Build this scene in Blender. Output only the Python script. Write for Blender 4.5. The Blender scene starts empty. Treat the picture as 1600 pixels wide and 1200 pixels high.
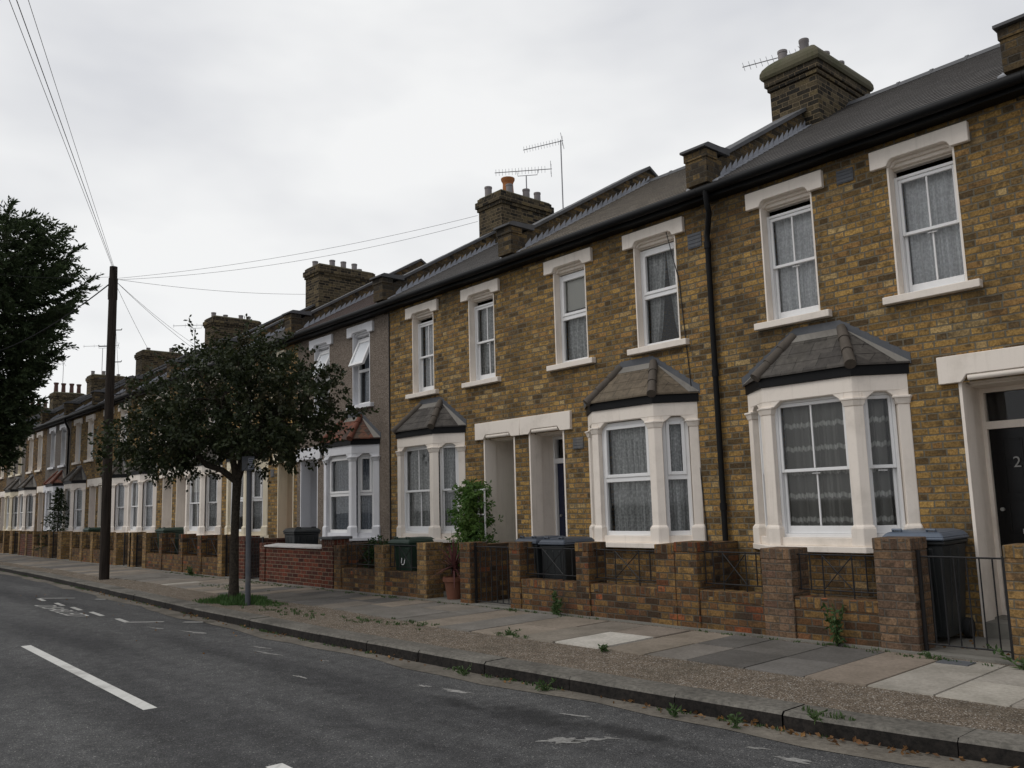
import bpy, bmesh, math, random
from mathutils import Matrix, Vector
sc = bpy.context.scene
col = sc.collection
R = math.radians
random.seed(7)

# ------------------------------------------------------------------ camera, sky, sun, exposure
CAM_H = 1.43
FACADE = 9.14                      # camera to house fronts; the fronts stand on y = 0
cam_d = bpy.data.cameras.new('camera'); cam = bpy.data.objects.new('camera', cam_d); col.objects.link(cam)
def cam_matrix(yaw, pitch, roll, loc):
    fwd = Vector((-math.sin(yaw)*math.cos(pitch), math.cos(yaw)*math.cos(pitch), math.sin(pitch)))
    right = Vector((math.cos(yaw), math.sin(yaw), 0)); up = right.cross(fwd)
    r2 = right*math.cos(roll) + up*math.sin(roll); u2 = -right*math.sin(roll) + up*math.cos(roll)
    return Matrix(((r2.x, u2.x, -fwd.x, loc[0]), (r2.y, u2.y, -fwd.y, loc[1]), (r2.z, u2.z, -fwd.z, loc[2]), (0, 0, 0, 1)))
cam.matrix_world = cam_matrix(0.84296, 0.138318, -0.02810, (0, -FACADE, CAM_H))
cam_d.sensor_fit = 'HORIZONTAL'; cam_d.sensor_width = 36.0
cam_d.lens = 1323.17/1600*36; cam_d.shift_x = -6.15/1600; cam_d.shift_y = 5.6/1600
cam_d.clip_start = 0.05; cam_d.clip_end = 2000
sc.camera = cam

SUN_EL, SUN_AZ = R(52), R(205)     # hazy light from above the road, behind the camera
w = bpy.data.worlds.new('World'); sc.world = w; w.use_nodes = True
nt = w.node_tree; nt.nodes.clear()
def N(nt, typ, **kw):
    n = nt.nodes.new(typ)
    for k, v in kw.items(): setattr(n, k, v)
    return n
tc = N(nt, 'ShaderNodeTexCoord')
sky = N(nt, 'ShaderNodeTexSky', sky_type='NISHITA', sun_disc=False, sun_elevation=SUN_EL, sun_rotation=SUN_AZ)
skb = N(nt, 'ShaderNodeBackground'); skb.inputs['Strength'].default_value = 0.06
nt.links.new(sky.outputs[0], skb.inputs['Color'])
mp = N(nt, 'ShaderNodeMapping'); mp.inputs['Scale'].default_value = (1.3, 1.3, 3.2)
nt.links.new(tc.outputs['Generated'], mp.inputs['Vector'])
no = N(nt, 'ShaderNodeTexNoise'); no.inputs['Scale'].default_value = 2.1; no.inputs['Detail'].default_value = 4; no.inputs['Roughness'].default_value = 0.5
nt.links.new(mp.outputs[0], no.inputs['Vector'])
dp = N(nt, 'ShaderNodeVectorMath', operation='DOT_PRODUCT'); dp.inputs[1].default_value = (-0.85, 0.18, -0.75)
nt.links.new(tc.outputs['Generated'], dp.inputs[0])
ma = N(nt, 'ShaderNodeMath', operation='MULTIPLY_ADD'); ma.inputs[1].default_value = 0.30; ma.inputs[2].default_value = 0.21
nt.links.new(dp.outputs['Value'], ma.inputs[0])
mb_ = N(nt, 'ShaderNodeMath', operation='MULTIPLY_ADD'); mb_.inputs[1].default_value = 1.05
nt.links.new(no.outputs['Fac'], mb_.inputs[0]); nt.links.new(ma.outputs[0], mb_.inputs[2])
rp = N(nt, 'ShaderNodeValToRGB')
rp.color_ramp.elements[0].position = 0.38; rp.color_ramp.elements[0].color = (0.58, 0.60, 0.655, 1)
rp.color_ramp.elements[1].position = 0.95; rp.color_ramp.elements[1].color = (0.95, 0.955, 0.955, 1)
e = rp.color_ramp.elements.new(0.66); e.color = (0.765, 0.775, 0.80, 1)
nt.links.new(mb_.outputs[0], rp.inputs[0])
clb = N(nt, 'ShaderNodeBackground'); clb.inputs['Strength'].default_value = 1.0
nt.links.new(rp.outputs[0], clb.inputs['Color'])
mx = N(nt, 'ShaderNodeMixShader'); mx.inputs[0].default_value = 0.94
nt.links.new(skb.outputs[0], mx.inputs[1]); nt.links.new(clb.outputs[0], mx.inputs[2])
wo = N(nt, 'ShaderNodeOutputWorld'); nt.links.new(mx.outputs[0], wo.inputs['Surface'])

sun_d = bpy.data.lights.new('sun', 'SUN'); sun = bpy.data.objects.new('sun', sun_d); col.objects.link(sun)
sun_d.energy = 1.0; sun_d.angle = R(30); sun_d.color = (1.0, 0.97, 0.93)
sd = Vector((math.sin(SUN_AZ)*math.cos(SUN_EL), math.cos(SUN_AZ)*math.cos(SUN_EL), math.sin(SUN_EL)))
sun.rotation_euler = sd.to_track_quat('Z', 'Y').to_euler()
sc.view_settings.view_transform = 'Standard'; sc.view_settings.look = 'None'
sc.view_settings.exposure = 0.0; sc.view_settings.gamma = 1.0
sc.cycles.max_bounces = 8; sc.cycles.transparent_max_bounces = 16

# ------------------------------------------------------------------ materials
MAT = {}
class NT:
    """small helper to write node trees"""
    def __init__(s, name):
        m = bpy.data.materials.new(name); m.use_nodes = True; s.m = m; s.t = m.node_tree; s.t.nodes.clear()
        s.out = s.t.nodes.new('ShaderNodeOutputMaterial'); s.b = s.t.nodes.new('ShaderNodeBsdfPrincipled')
        s.t.links.new(s.b.outputs[0], s.out.inputs[0]); MAT[name] = m
    def n(s, typ, ins=None, **kw):
        n = s.t.nodes.new(typ)
        for k, v in kw.items(): setattr(n, k, v)
        for k, v in (ins or {}).items(): s.set(n.inputs[k], v)
        return n
    def set(s, sock, v):
        if isinstance(v, bpy.types.NodeSocket): s.t.links.new(v, sock)
        elif isinstance(v, bpy.types.Node): s.t.links.new(v.outputs[0], sock)
        else: sock.default_value = v
    def M(s, op, a, b=0.0, c=0.0):
        n = s.t.nodes.new('ShaderNodeMath'); n.operation = op
        for i, v in enumerate((a, b, c)): s.set(n.inputs[i], v)
        return n.outputs[0]
    def mix(s, f, a, b, mode='MIX'):
        n = s.t.nodes.new('ShaderNodeMix'); n.data_type = 'RGBA'; n.blend_type = mode
        s.set(n.inputs[0], f); s.set(n.inputs[6], c4(a)); s.set(n.inputs[7], c4(b)); return n.outputs[2]
    def ramp(s, f, stops, interp='LINEAR'):
        n = s.t.nodes.new('ShaderNodeValToRGB'); cr = n.color_ramp; cr.interpolation = interp
        while len(cr.elements) > 1: cr.elements.remove(cr.elements[-1])
        cr.elements[0].position = stops[0][0]; cr.elements[0].color = c4(stops[0][1])
        for p, c in stops[1:]:
            el = cr.elements.new(p); el.color = c4(c)
        s.set(n.inputs[0], f); return n.outputs[0]
    def noise(s, vec, scale, detail=3.0, rough=0.55, out='Fac'):
        n = s.n('ShaderNodeTexNoise', {'Vector': vec, 'Scale': scale, 'Detail': detail, 'Roughness': rough}); return n.outputs[out]
    def step(s, v, a, b):
        n = s.t.nodes.new('ShaderNodeMapRange'); n.interpolation_type = 'SMOOTHSTEP'
        s.set(n.inputs[0], v); n.inputs[1].default_value = a; n.inputs[2].default_value = b; return n.outputs[0]
    def bump(s, h, strength=0.5, dist=0.01):
        n = s.n('ShaderNodeBump', {'Height': h, 'Strength': strength, 'Distance': dist}); s.set(s.b.inputs['Normal'], n.outputs[0])
    def world(s):
        g = s.n('ShaderNodeNewGeometry'); return g.outputs['Position']
    def uvw(s):
        uv = s.n('ShaderNodeUVMap'); oi = s.n('ShaderNodeObjectInfo')
        sx = s.n('ShaderNodeSeparateXYZ', {'Vector': uv.outputs[0]}); so = s.n('ShaderNodeSeparateXYZ', {'Vector': oi.outputs['Location']})
        return s.M('ADD', sx.outputs[0], so.outputs[0]), s.M('ADD', sx.outputs[1], so.outputs[2])
    def vec(s, x, y, z=0.0):
        n = s.n('ShaderNodeCombineXYZ'); s.set(n.inputs[0], x); s.set(n.inputs[1], y); s.set(n.inputs[2], z); return n.outputs[0]
    def base(s, c, rough=0.8, spec=0.3, metal=0.0):
        s.set(s.b.inputs['Base Color'], c4(c)); s.set(s.b.inputs['Roughness'], rough)
        s.b.inputs['Specular IOR Level'].default_value = spec; s.b.inputs['Metallic'].default_value = metal
def c4(v):
    return (v[0], v[1], v[2], 1.0) if isinstance(v, tuple) and len(v) == 3 else v

def brick_mat(name, stops, mortar, seed=0.0, course=0.0755, bond='flemish', joint=0.0055, stain=0.5, stain_c=(0.03, 0.028, 0.026), bumpy=0.7):
    s = NT(name); u, v = s.uvw(); P = s.world()
    uvv = s.vec(u, v, seed)
    wob = s.noise(uvv, 9.0, 2.0, 0.5, 'Color'); ws = s.n('ShaderNodeSeparateXYZ', {'Vector': wob})
    u2 = s.M('MULTIPLY_ADD', s.M('SUBTRACT', ws.outputs[0], 0.5), 0.012, u)
    v2 = s.M('MULTIPLY_ADD', s.M('SUBTRACT', ws.outputs[1], 0.5), 0.012, v)
    row = s.M('FLOOR', s.M('DIVIDE', v2, course)); fv = s.M('SUBTRACT', v2, s.M('MULTIPLY', row, course))
    par = s.M('PINGPONG', row, 1.0)
    rj = s.n('ShaderNodeTexWhiteNoise', {'Vector': s.vec(row, seed, 3.0)}).outputs[0]
    if bond == 'flemish':
        per, split = 0.345, 0.23
        sh = s.M('MULTIPLY_ADD', par, 0.1725, s.M('MULTIPLY', rj, 0.05))
    else:
        per, split = 0.225, 9.0
        sh = s.M('MULTIPLY_ADD', par, 0.1125, s.M('MULTIPLY', rj, 0.02))
    uu = s.M('DIVIDE', s.M('ADD', u2, sh), per); cell = s.M('FLOOR', uu); fu = s.M('MULTIPLY', s.M('SUBTRACT', uu, cell), per)
    ish = s.M('GREATER_THAN', fu, split)
    lu = s.M('SUBTRACT', fu, s.M('MULTIPLY', ish, split))
    wd = s.M('ADD', s.M('MULTIPLY', ish, per - split - (split if bond == 'flemish' else per)), split if bond == 'flemish' else per)
    dx = s.M('MINIMUM', lu, s.M('SUBTRACT', wd, lu)); dy = s.M('MINIMUM', fv, s.M('SUBTRACT', course, fv))
    d = s.M('MINIMUM', dx, dy)
    ed = s.noise(uvv, 48.0, 3.0, 0.65)
    d = s.M('MULTIPLY_ADD', s.M('SUBTRACT', ed, 0.5), 0.014, d)
    mask = s.step(d, joint - 0.003, joint + 0.003)
    wn = s.n('ShaderNodeTexWhiteNoise', {'Vector': s.vec(s.M('MULTIPLY_ADD', cell, 2.0, ish), row, seed + 0.5)})
    bc = s.ramp(wn.outputs[0], stops)
    sp = s.n('ShaderNodeSeparateXYZ', {'Vector': wn.outputs[1]})
    bc = s.mix(1.0, bc, s.ramp(sp.outputs[1], [(0, (0.76, 0.75, 0.74)), (1, (1.2, 1.2, 1.15))]), 'MULTIPLY')
    fine = s.noise(uvv, 42.0, 5.0, 0.7)
    bc = s.mix(1.0, bc, s.ramp(fine, [(0.28, (0.36, 0.33, 0.30)), (0.66, (1.3, 1.3, 1.3))]), 'MULTIPLY')
    blot = s.noise(s.vec(u, v, s.M('MULTIPLY', wn.outputs[0], 37.0)), 11.0, 3.0, 0.6)
    bc = s.mix(s.M('MULTIPLY', s.step(blot, 0.46, 0.68), 0.66), bc, (0.050, 0.040, 0.028))
    mc = s.mix(fine, tuple(x*0.65 for x in mortar), tuple(x*1.3 for x in mortar))
    c = s.mix(mask, mc, bc)
    big = s.noise(s.vec(u, s.M('MULTIPLY', v, 0.6), seed + 4), 0.9, 4.0, 0.6)
    c = s.mix(s.M('MULTIPLY', s.step(big, 0.48, 0.72), stain), c, stain_c)
    s.base(c, 0.92, 0.12)
    hgt = s.M('ADD', s.M('MULTIPLY', mask, 1.0), s.M('MULTIPLY', fine, 0.7))
    s.bump(hgt, bumpy, 0.006)
STOCK = [(0.0, (0.115, 0.078, 0.042)), (0.11, (0.185, 0.120, 0.054)), (0.26, (0.265, 0.168, 0.065)), (0.45, (0.345, 0.214, 0.076)), (0.64, (0.41, 0.256, 0.088)), (0.77, (0.34, 0.196, 0.076)), (0.87, (0.255, 0.160, 0.070)), (0.95, (0.45, 0.32, 0.15)), (1.0, (0.135, 0.092, 0.054))]
brick_mat('stock_brick', STOCK, (0.150, 0.132, 0.098), 0.0, stain=0.42, joint=0.0080)
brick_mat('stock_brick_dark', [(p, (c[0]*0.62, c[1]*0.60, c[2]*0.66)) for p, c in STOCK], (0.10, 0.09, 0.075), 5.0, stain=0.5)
brick_mat('sooty_brick', [(0, (0.022, 0.021, 0.018)), (0.35, (0.048, 0.042, 0.032)), (0.6, (0.085, 0.070, 0.046)), (0.8, (0.13, 0.105, 0.065)), (0.9, (0.15, 0.115, 0.06)), (1, (0.04, 0.037, 0.03))], (0.19, 0.145, 0.09), 11.0, stain=0.35)
brick_mat('parapet_brick', [(0, (0.03, 0.027, 0.022)), (0.4, (0.10, 0.075, 0.045)), (0.7, (0.20, 0.135, 0.06)), (1, (0.06, 0.05, 0.04))], (0.085, 0.075, 0.06), 15.0, stain=0.6)
brick_mat('garden_brick', [(0, (0.068, 0.044, 0.029)), (0.2, (0.118, 0.065, 0.036)), (0.4, (0.165, 0.088, 0.042)), (0.6, (0.21, 0.125, 0.051)), (0.78, (0.255, 0.155, 0.060)), (0.88, (0.165, 0.072, 0.038)), (0.955, (0.14, 0.09, 0.05)), (0.985, (0.30, 0.095, 0.04)), (1, (0.08, 0.053, 0.037))], (0.092, 0.080, 0.062), 21.0, bond='flemish', joint=0.0065, stain=0.72)
brick_mat('pillar_brick', [(0, (0.14, 0.092, 0.05)), (0.25, (0.24, 0.148, 0.062)), (0.5, (0.32, 0.20, 0.080)), (0.7, (0.27, 0.165, 0.082)), (0.85, (0.36, 0.24, 0.105)), (1, (0.21, 0.105, 0.055))], (0.14, 0.12, 0.09), 27.0, bond='stretcher', stain=0.45, joint=0.006)
brick_mat('mauve_brick', [(0, (0.13, 0.085, 0.06)), (0.5, (0.205, 0.135, 0.092)), (0.8, (0.25, 0.16, 0.095)), (1, (0.15, 0.09, 0.066))], (0.12, 0.10, 0.08), 31.0, bond='stretcher', stain=0.45, joint=0.006)
brick_mat('red_brick', [(0, (0.06, 0.024, 0.020)), (0.5, (0.125, 0.038, 0.027)), (0.8, (0.17, 0.050, 0.030)), (1, (0.07, 0.034, 0.028))], (0.19, 0.145, 0.105), 33.0, bond='stretcher', stain=0.65, joint=0.006)

def paint_mat(name, c, dirt=0.35, rough=0.55, dirt_c=(0.30, 0.25, 0.19), bump=0.12, spec=0.35):
    s = NT(name); P = s.world()
    n1 = s.noise(P, 2.2, 5.0, 0.65); n2 = s.noise(P, 38.0, 3.0, 0.6)
    cc = s.mix(s.M('MULTIPLY', s.step(n1, 0.46, 0.78), dirt), c, dirt_c)
    cc = s.mix(s.M('MULTIPLY', s.step(n2, 0.55, 0.85), dirt*0.6), cc, tuple(x*0.6 for x in c))
    if dirt > .15:
        sx = s.n('ShaderNodeSeparateXYZ', {'Vector': P}); st = s.noise(s.vec(s.M('MULTIPLY', s.M('ADD', sx.outputs[0], sx.outputs[1]), 16.0), s.M('MULTIPLY', sx.outputs[2], 1.1)), 1.0, 4.0, 0.65)
        cc = s.mix(s.M('MULTIPLY', s.step(st, 0.50, 0.80), dirt*0.75), cc, dirt_c)
    s.base(cc, rough, spec); s.bump(n2, bump, 0.004)
paint_mat('cream_paint', (0.845, 0.765, 0.675), 0.30, 0.7, (0.36, 0.31, 0.24))
paint_mat('yellow_cream_paint', (0.76, 0.67, 0.50), 0.25)
paint_mat('white_paint', (0.78, 0.765, 0.745), 0.16)
paint_mat('grey_white_paint', (0.70, 0.70, 0.72), 0.22)
paint_mat('window_white', (0.80, 0.795, 0.785), 0.10, 0.35, bump=0.04)
paint_mat('black_paint', (0.0075, 0.0075, 0.008), 0.2, 0.55, (0.018, 0.018, 0.016), 0.1, 0.18)
paint_mat('gloss_black', (0.004, 0.004, 0.0045), 0.1, 0.25, (0.01, 0.01, 0.01), 0.05, 0.25)
paint_mat('black_iron', (0.010, 0.010, 0.011), 0.2, 0.5, (0.03, 0.018, 0.012), 0.2, 0.4)
paint_mat('navy_paint', (0.015, 0.02, 0.045), 0.1, 0.3)
paint_mat('green_paint', (0.02, 0.07, 0.04), 0.1, 0.3)
paint_mat('red_paint', (0.16, 0.02, 0.015), 0.1, 0.3)
paint_mat('lead', (0.33, 0.34, 0.365), 0.55, 0.5, (0.10, 0.10, 0.11), 0.3, 0.5)
paint_mat('dark_lead', (0.085, 0.09, 0.10), 0.5, 0.6, (0.16, 0.16, 0.165), 0.3)
paint_mat('mortar_fillet', (0.23, 0.215, 0.19), 0.6, 0.9, (0.10, 0.09, 0.08), 0.6)
paint_mat('coping_stone', (0.115, 0.115, 0.118), 0.6, 0.85, (0.06, 0.06, 0.055), 0.5)
paint_mat('pale_coping', (0.50, 0.48, 0.46), 0.4, 0.8, (0.25, 0.24, 0.2), 0.4)
paint_mat('flaunching', (0.105, 0.095, 0.060), 0.7, 0.95, (0.045, 0.055, 0.018), 0.9)
paint_mat('pot_grey', (0.24, 0.22, 0.22), 0.5, 0.8)
paint_mat('terracotta', (0.36, 0.135, 0.045), 0.4, 0.8, (0.14, 0.08, 0.04), 0.3)
paint_mat('old_terracotta', (0.17, 0.068, 0.040), 0.5, 0.85, (0.07, 0.045, 0.03), 0.3)
paint_mat('dark_pot', (0.10, 0.05, 0.04), 0.4, 0.8)
paint_mat('aluminium', (0.30, 0.30, 0.31), 0.1, 0.4)
paint_mat('concrete', (0.20, 0.19, 0.165), 0.6, 0.95, (0.09, 0.085, 0.07), 0.8)
paint_mat('bin_black', (0.018, 0.021, 0.022), 0.35, 0.45, (0.05, 0.05, 0.048), 0.15, 0.45)
paint_mat('bin_blue_grey', (0.105, 0.130, 0.170), 0.35, 0.4, (0.08, 0.09, 0.10), 0.12, 0.5)
paint_mat('bin_dark_grey', (0.048, 0.060, 0.080), 0.35, 0.4, (0.05, 0.06, 0.07), 0.12, 0.5)
paint_mat('bin_green', (0.018, 0.042, 0.028), 0.4, 0.45, (0.05, 0.06, 0.05), 0.12, 0.45)
paint_mat('rubber', (0.02, 0.02, 0.02), 0.1, 0.8)
paint_mat('post_grey', (0.070, 0.074, 0.084), 0.3, 0.5)
paint_mat('sign_face', (0.22, 0.235, 0.26), 0.3, 0.4)
paint_mat('sign_ink', (0.05, 0.06, 0.10), 0.1, 0.4)
paint_mat('worn_marking', (0.44, 0.43, 0.40), 0.9, 0.9, (0.13, 0.125, 0.115), 0.8)
paint_mat('marking_white', (0.60, 0.59, 0.55), 0.75, 0.85, (0.22, 0.21, 0.19), 0.8)
paint_mat('number_metal', (0.22, 0.22, 0.21), 0.1, 0.3, spec=0.6)
paint_mat('vent_grey', (0.10, 0.105, 0.115), 0.4, 0.7)
paint_mat('wire_black', (0.02, 0.02, 0.022), 0.0, 0.6)
paint_mat('wire_grey', (0.03, 0.03, 0.032), 0.0, 0.9, spec=0.05)
paint_mat('hall_shade', (0.03, 0.028, 0.026), 0.0, 0.9)
paint_mat('red_tile', (0.20, 0.065, 0.035), 0.6, 0.85, (0.05, 0.04, 0.03), 0.5)
paint_mat('hip_clay', (0.105, 0.088, 0.072), 0.6, 0.9, (0.05, 0.045, 0.035), 0.6)
paint_mat('hip_red', (0.18, 0.07, 0.045), 0.6, 0.9, (0.06, 0.04, 0.03), 0.6)

def wood_mat():
    s = NT('creosoted_wood'); P = s.world()
    sx = s.n('ShaderNodeSeparateXYZ', {'Vector': P})
    st = s.noise(s.vec(s.M('MULTIPLY', sx.outputs[0], 30.0), s.M('MULTIPLY', sx.outputs[1], 30.0), s.M('MULTIPLY', sx.outputs[2], 1.2)), 1.0, 4.0, 0.65)
    s.base(s.ramp(st, [(0.3, (0.013, 0.010, 0.008)), (0.75, (0.048, 0.037, 0.030))]), 0.9, 0.15); s.bump(st, 0.5, 0.01)
wood_mat()

def roof_mat(name, c0, c1, gauge, wid, rough=0.75, moss=0.2, v0=0.0):
    s = NT(name); u, v = s.uvw()
    row = s.M('FLOOR', s.M('DIVIDE', s.M('ADD', v, v0), gauge)); par = s.M('PINGPONG', row, 1.0)
    uu = s.M('DIVIDE', s.M('MULTIPLY_ADD', par, wid*0.5, u), wid); cell = s.M('FLOOR', uu)
    fu = s.M('MULTIPLY', s.M('SUBTRACT', uu, cell), wid); d = s.M('MINIMUM', fu, s.M('SUBTRACT', wid, fu))
    wn = s.n('ShaderNodeTexWhiteNoise', {'Vector': s.vec(cell, row, 1.0)}).outputs[0]
    n = s.noise(s.vec(u, v), 14.0, 5.0, 0.65); big = s.noise(s.vec(u, v), 1.3, 3.0, 0.6)
    c = s.mix(wn, c0, c1); c = s.mix(1.0, c, s.ramp(n, [(0.3, (0.6, 0.6, 0.6)), (0.7, (1.3, 1.3, 1.3))]), 'MULTIPLY')
    c = s.mix(s.M('MULTIPLY', s.step(big, 0.5, 0.75), moss), c, (0.07, 0.065, 0.035))
    c = s.mix(s.M('MULTIPLY', s.step(d, 0.006, 0.003), 0.7), c, tuple(x*.3 for x in c0))
    s.base(c, rough, 0.3); s.bump(s.M('ADD', s.M('MULTIPLY', wn, 0.5), n), 0.4, 0.006)
roof_mat('slate', (0.085, 0.079, 0.076), (0.135, 0.125, 0.118), 0.16463, 0.25, v0=0.3364)
roof_mat('brown_tile', (0.17, 0.14, 0.105), (0.27, 0.225, 0.17), 0.16463, 0.2, v0=0.3364)
roof_mat('dark_red_tile', (0.055, 0.028, 0.022), (0.095, 0.045, 0.034), 0.16463, 0.24, moss=0.4, v0=0.3364)
paint_mat('course_edge_shade', (0.050, 0.046, 0.042), 0.1, 0.95, (0.04, 0.037, 0.034), 0.2, 0.1)  # course risers darkened: overlap shadow and gap dirt put into the colour
roof_mat('bay_slate', (0.050, 0.044, 0.039), (0.095, 0.085, 0.074), 0.16, 0.28)
roof_mat('bay_brown_tile', (0.115, 0.090, 0.062), (0.165, 0.13, 0.09), 0.16, 0.26)
roof_mat('bay_red_tile', (0.055, 0.04, 0.032), (0.19, 0.062, 0.033), 0.085, 0.16, moss=0.5)

def render_mat(name, c0, c1):
    s = NT(name); P = s.world()
    vo = s.n('ShaderNodeTexVoronoi', {'Vector': P, 'Scale': 75.0}); wn = s.n('ShaderNodeTexWhiteNoise', {'Vector': vo.outputs['Color']}).outputs[0]
    big = s.noise(P, 1.2, 4.0, 0.6)
    c = s.mix(wn, c0, c1); c = s.mix(s.M('MULTIPLY', s.step(big, 0.45, 0.75), 0.35), c, tuple(x*0.55 for x in c0))
    s.base(c, 0.95, 0.1); s.bump(vo.outputs['Distance'], 0.9, 0.012)
render_mat('pebbledash', (0.120, 0.096, 0.078), (0.30, 0.25, 0.205))
render_mat('grey_render', (0.12, 0.105, 0.095), (0.22, 0.195, 0.17))

def asphalt():
    s = NT('asphalt'); P = s.world(); sx = s.n('ShaderNodeSeparateXYZ', {'Vector': P})
    vo = s.n('ShaderNodeTexVoronoi', {'Vector': P, 'Scale': 135.0}); wn = s.n('ShaderNodeTexWhiteNoise', {'Vector': vo.outputs['Color']}).outputs[0]
    mid = s.noise(P, 7.0, 5.0, 0.65); big = s.noise(s.vec(s.M('MULTIPLY', sx.outputs[0], 0.22), sx.outputs[1]), 1.1, 4.0, 0.6)
    c = s.ramp(wn, [(0.0, (0.040, 0.040, 0.040)), (0.45, (0.060, 0.060, 0.060)), (0.8, (0.082, 0.081, 0.080)), (0.97, (0.110, 0.107, 0.102)), (0.99, (0.20, 0.195, 0.18)), (1.0, (0.26, 0.25, 0.235))])
    c = s.mix(1.0, c, s.ramp(mid, [(0.3, (0.72, 0.72, 0.72)), (0.7, (1.22, 1.22, 1.22))]), 'MULTIPLY')
    c = s.mix(1.0, c, s.ramp(big, [(0.32, (0.70, 0.70, 0.71)), (0.68, (1.34, 1.34, 1.33))]), 'MULTIPLY')
    trk = s.noise(s.vec(s.M('MULTIPLY', sx.outputs[0], 0.05), s.M('MULTIPLY', sx.outputs[1], 1.5)), 1.0, 2.0, 0.5)
    c = s.mix(1.0, c, s.ramp(trk, [(0.35, (0.85, 0.85, 0.86)), (0.62, (1.2, 1.2, 1.19))]), 'MULTIPLY')
    # oil stain left by parked cars beside the kerb
    def spot(x, y, rx, ry):
        a = s.M('DIVIDE', s.M('SUBTRACT', sx.outputs[0], x), rx); b = s.M('DIVIDE', s.M('SUBTRACT', sx.outputs[1], y), ry)
        return s.M('SQRT', s.M('ADD', s.M('MULTIPLY', a, a), s.M('MULTIPLY', b, b)))
    dist = s.M('MINIMUM', spot(-4.85, -4.75, 0.75, 0.22), s.M('MINIMUM', spot(-4.0, -4.62, 0.6, 0.14), spot(-5.6, -4.85, 0.4, 0.12)))
    dist = s.M('MULTIPLY_ADD', s.M('SUBTRACT', mid, 0.5), 1.1, dist)
    c = s.mix(s.M('MULTIPLY', s.step(dist, 1.25, 0.2), 0.72), c, (0.016, 0.016, 0.016))
    s.base(c, 0.9, 0.22); s.bump(s.M('ADD', vo.outputs['Distance'], s.M('MULTIPLY', mid, 0.3)), 0.75, 0.006)
asphalt()
def aggregate():
    s = NT('aggregate'); P = s.world()
    vo = s.n('ShaderNodeTexVoronoi', {'Vector': P, 'Scale': 120.0}); wn = s.n('ShaderNodeTexWhiteNoise', {'Vector': vo.outputs['Color']}).outputs[0]
    mid = s.noise(P, 6.0, 5.0, 0.65); big = s.noise(P, 1.1, 3.0, 0.6)
    c = s.ramp(wn, [(0.0, (0.062, 0.048, 0.036)), (0.4, (0.135, 0.105, 0.077)), (0.75, (0.195, 0.158, 0.118)), (0.90, (0.25, 0.21, 0.165)), (0.955, (0.40, 0.37, 0.32)), (1.0, (0.50, 0.475, 0.43))])
    c = s.mix(1.0, c, s.ramp(mid, [(0.3, (0.7, 0.7, 0.7)), (0.7, (1.2, 1.2, 1.2))]), 'MULTIPLY')
    c = s.mix(s.M('MULTIPLY', s.step(big, 0.5, 0.7), 0.35), c, (0.07, 0.062, 0.045))
    s.base(c, 0.95, 0.15); s.bump(vo.outputs['Distance'], 0.8, 0.006)
aggregate()
def stone(name, c0, c1, lo=0.55, scale=24.0):
    s = NT(name); P = s.world(); n = s.noise(P, scale, 6.0, 0.7); big = s.noise(P, 1.6, 4.0, 0.6)
    c = s.mix(s.step(n, 0.3, 0.7), c0, c1); c = s.mix(1.0, c, s.ramp(big, [(0.3, (lo, lo, lo)), (0.7, (1.15, 1.15, 1.15))]), 'MULTIPLY')
    s.base(c, 0.92, 0.2); s.bump(n, 0.7, 0.008)
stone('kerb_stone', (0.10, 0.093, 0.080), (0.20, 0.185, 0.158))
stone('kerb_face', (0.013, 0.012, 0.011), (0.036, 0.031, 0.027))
stone('gutter_strip', (0.125, 0.110, 0.090), (0.185, 0.165, 0.135))
stone('soil', (0.05, 0.038, 0.026), (0.11, 0.085, 0.055))
stone('road_wear', (0.20, 0.195, 0.18), (0.36, 0.35, 0.33), 0.5, 40)
stone('far_ground', (0.07, 0.068, 0.06), (0.10, 0.095, 0.085))
def slab_mat():
    s = NT('paving'); P = s.world()
    at = s.n('ShaderNodeVertexColor', layer_name='tone'); n = s.noise(P, 30.0, 6.0, 0.7); big = s.noise(P, 2.1, 4.0, 0.6); sp = s.noise(P, 120.0, 2.0, 0.6)
    c = s.mix(1.0, at.outputs[0], s.ramp(n, [(0.3, (0.78, 0.78, 0.78)), (0.7, (1.18, 1.18, 1.18))]), 'MULTIPLY')
    c = s.mix(1.0, c, s.ramp(big, [(0.3, (0.72, 0.72, 0.70)), (0.7, (1.12, 1.12, 1.12))]), 'MULTIPLY')
    c = s.mix(s.M('MULTIPLY', s.step(sp, 0.66, 0.76), 0.5), c, (0.06, 0.055, 0.045))
    s.base(c, 0.92, 0.2); s.bump(n, 0.35, 0.004)
slab_mat()

def glass_mat():
    s = NT('window_glass'); t = s.t
    fr = s.n('ShaderNodeFresnel', {'IOR': 1.52}); tr = s.n('ShaderNodeBsdfTransparent'); tr.inputs[0].default_value = (0.95, 0.96, 0.955, 1)
    n = s.noise(s.world(), 1.6, 1.0, 0.4); bp = s.n('ShaderNodeBump', {'Height': n, 'Strength': 0.02, 'Distance': 0.02})
    gl = s.n('ShaderNodeBsdfGlossy', {'Roughness': 0.02, 'Normal': bp.outputs[0]}); mxs = s.n('ShaderNodeMixShader')
    fac = s.M('MINIMUM', s.M('MULTIPLY', fr.outputs[0], 1.0), 1.0)
    t.links.new(fac, mxs.inputs[0]); t.links.new(tr.outputs[0], mxs.inputs[1]); t.links.new(gl.outputs[0], mxs.inputs[2])
    t.links.new(mxs.outputs[0], s.out.inputs[0])
glass_mat()
paint_mat('sky_white_pane', (0.72, 0.74, 0.76), 0.05, 0.25, spec=0.6)  # opaque white: sky reflection in the tilted open pane put into its colour
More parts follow.
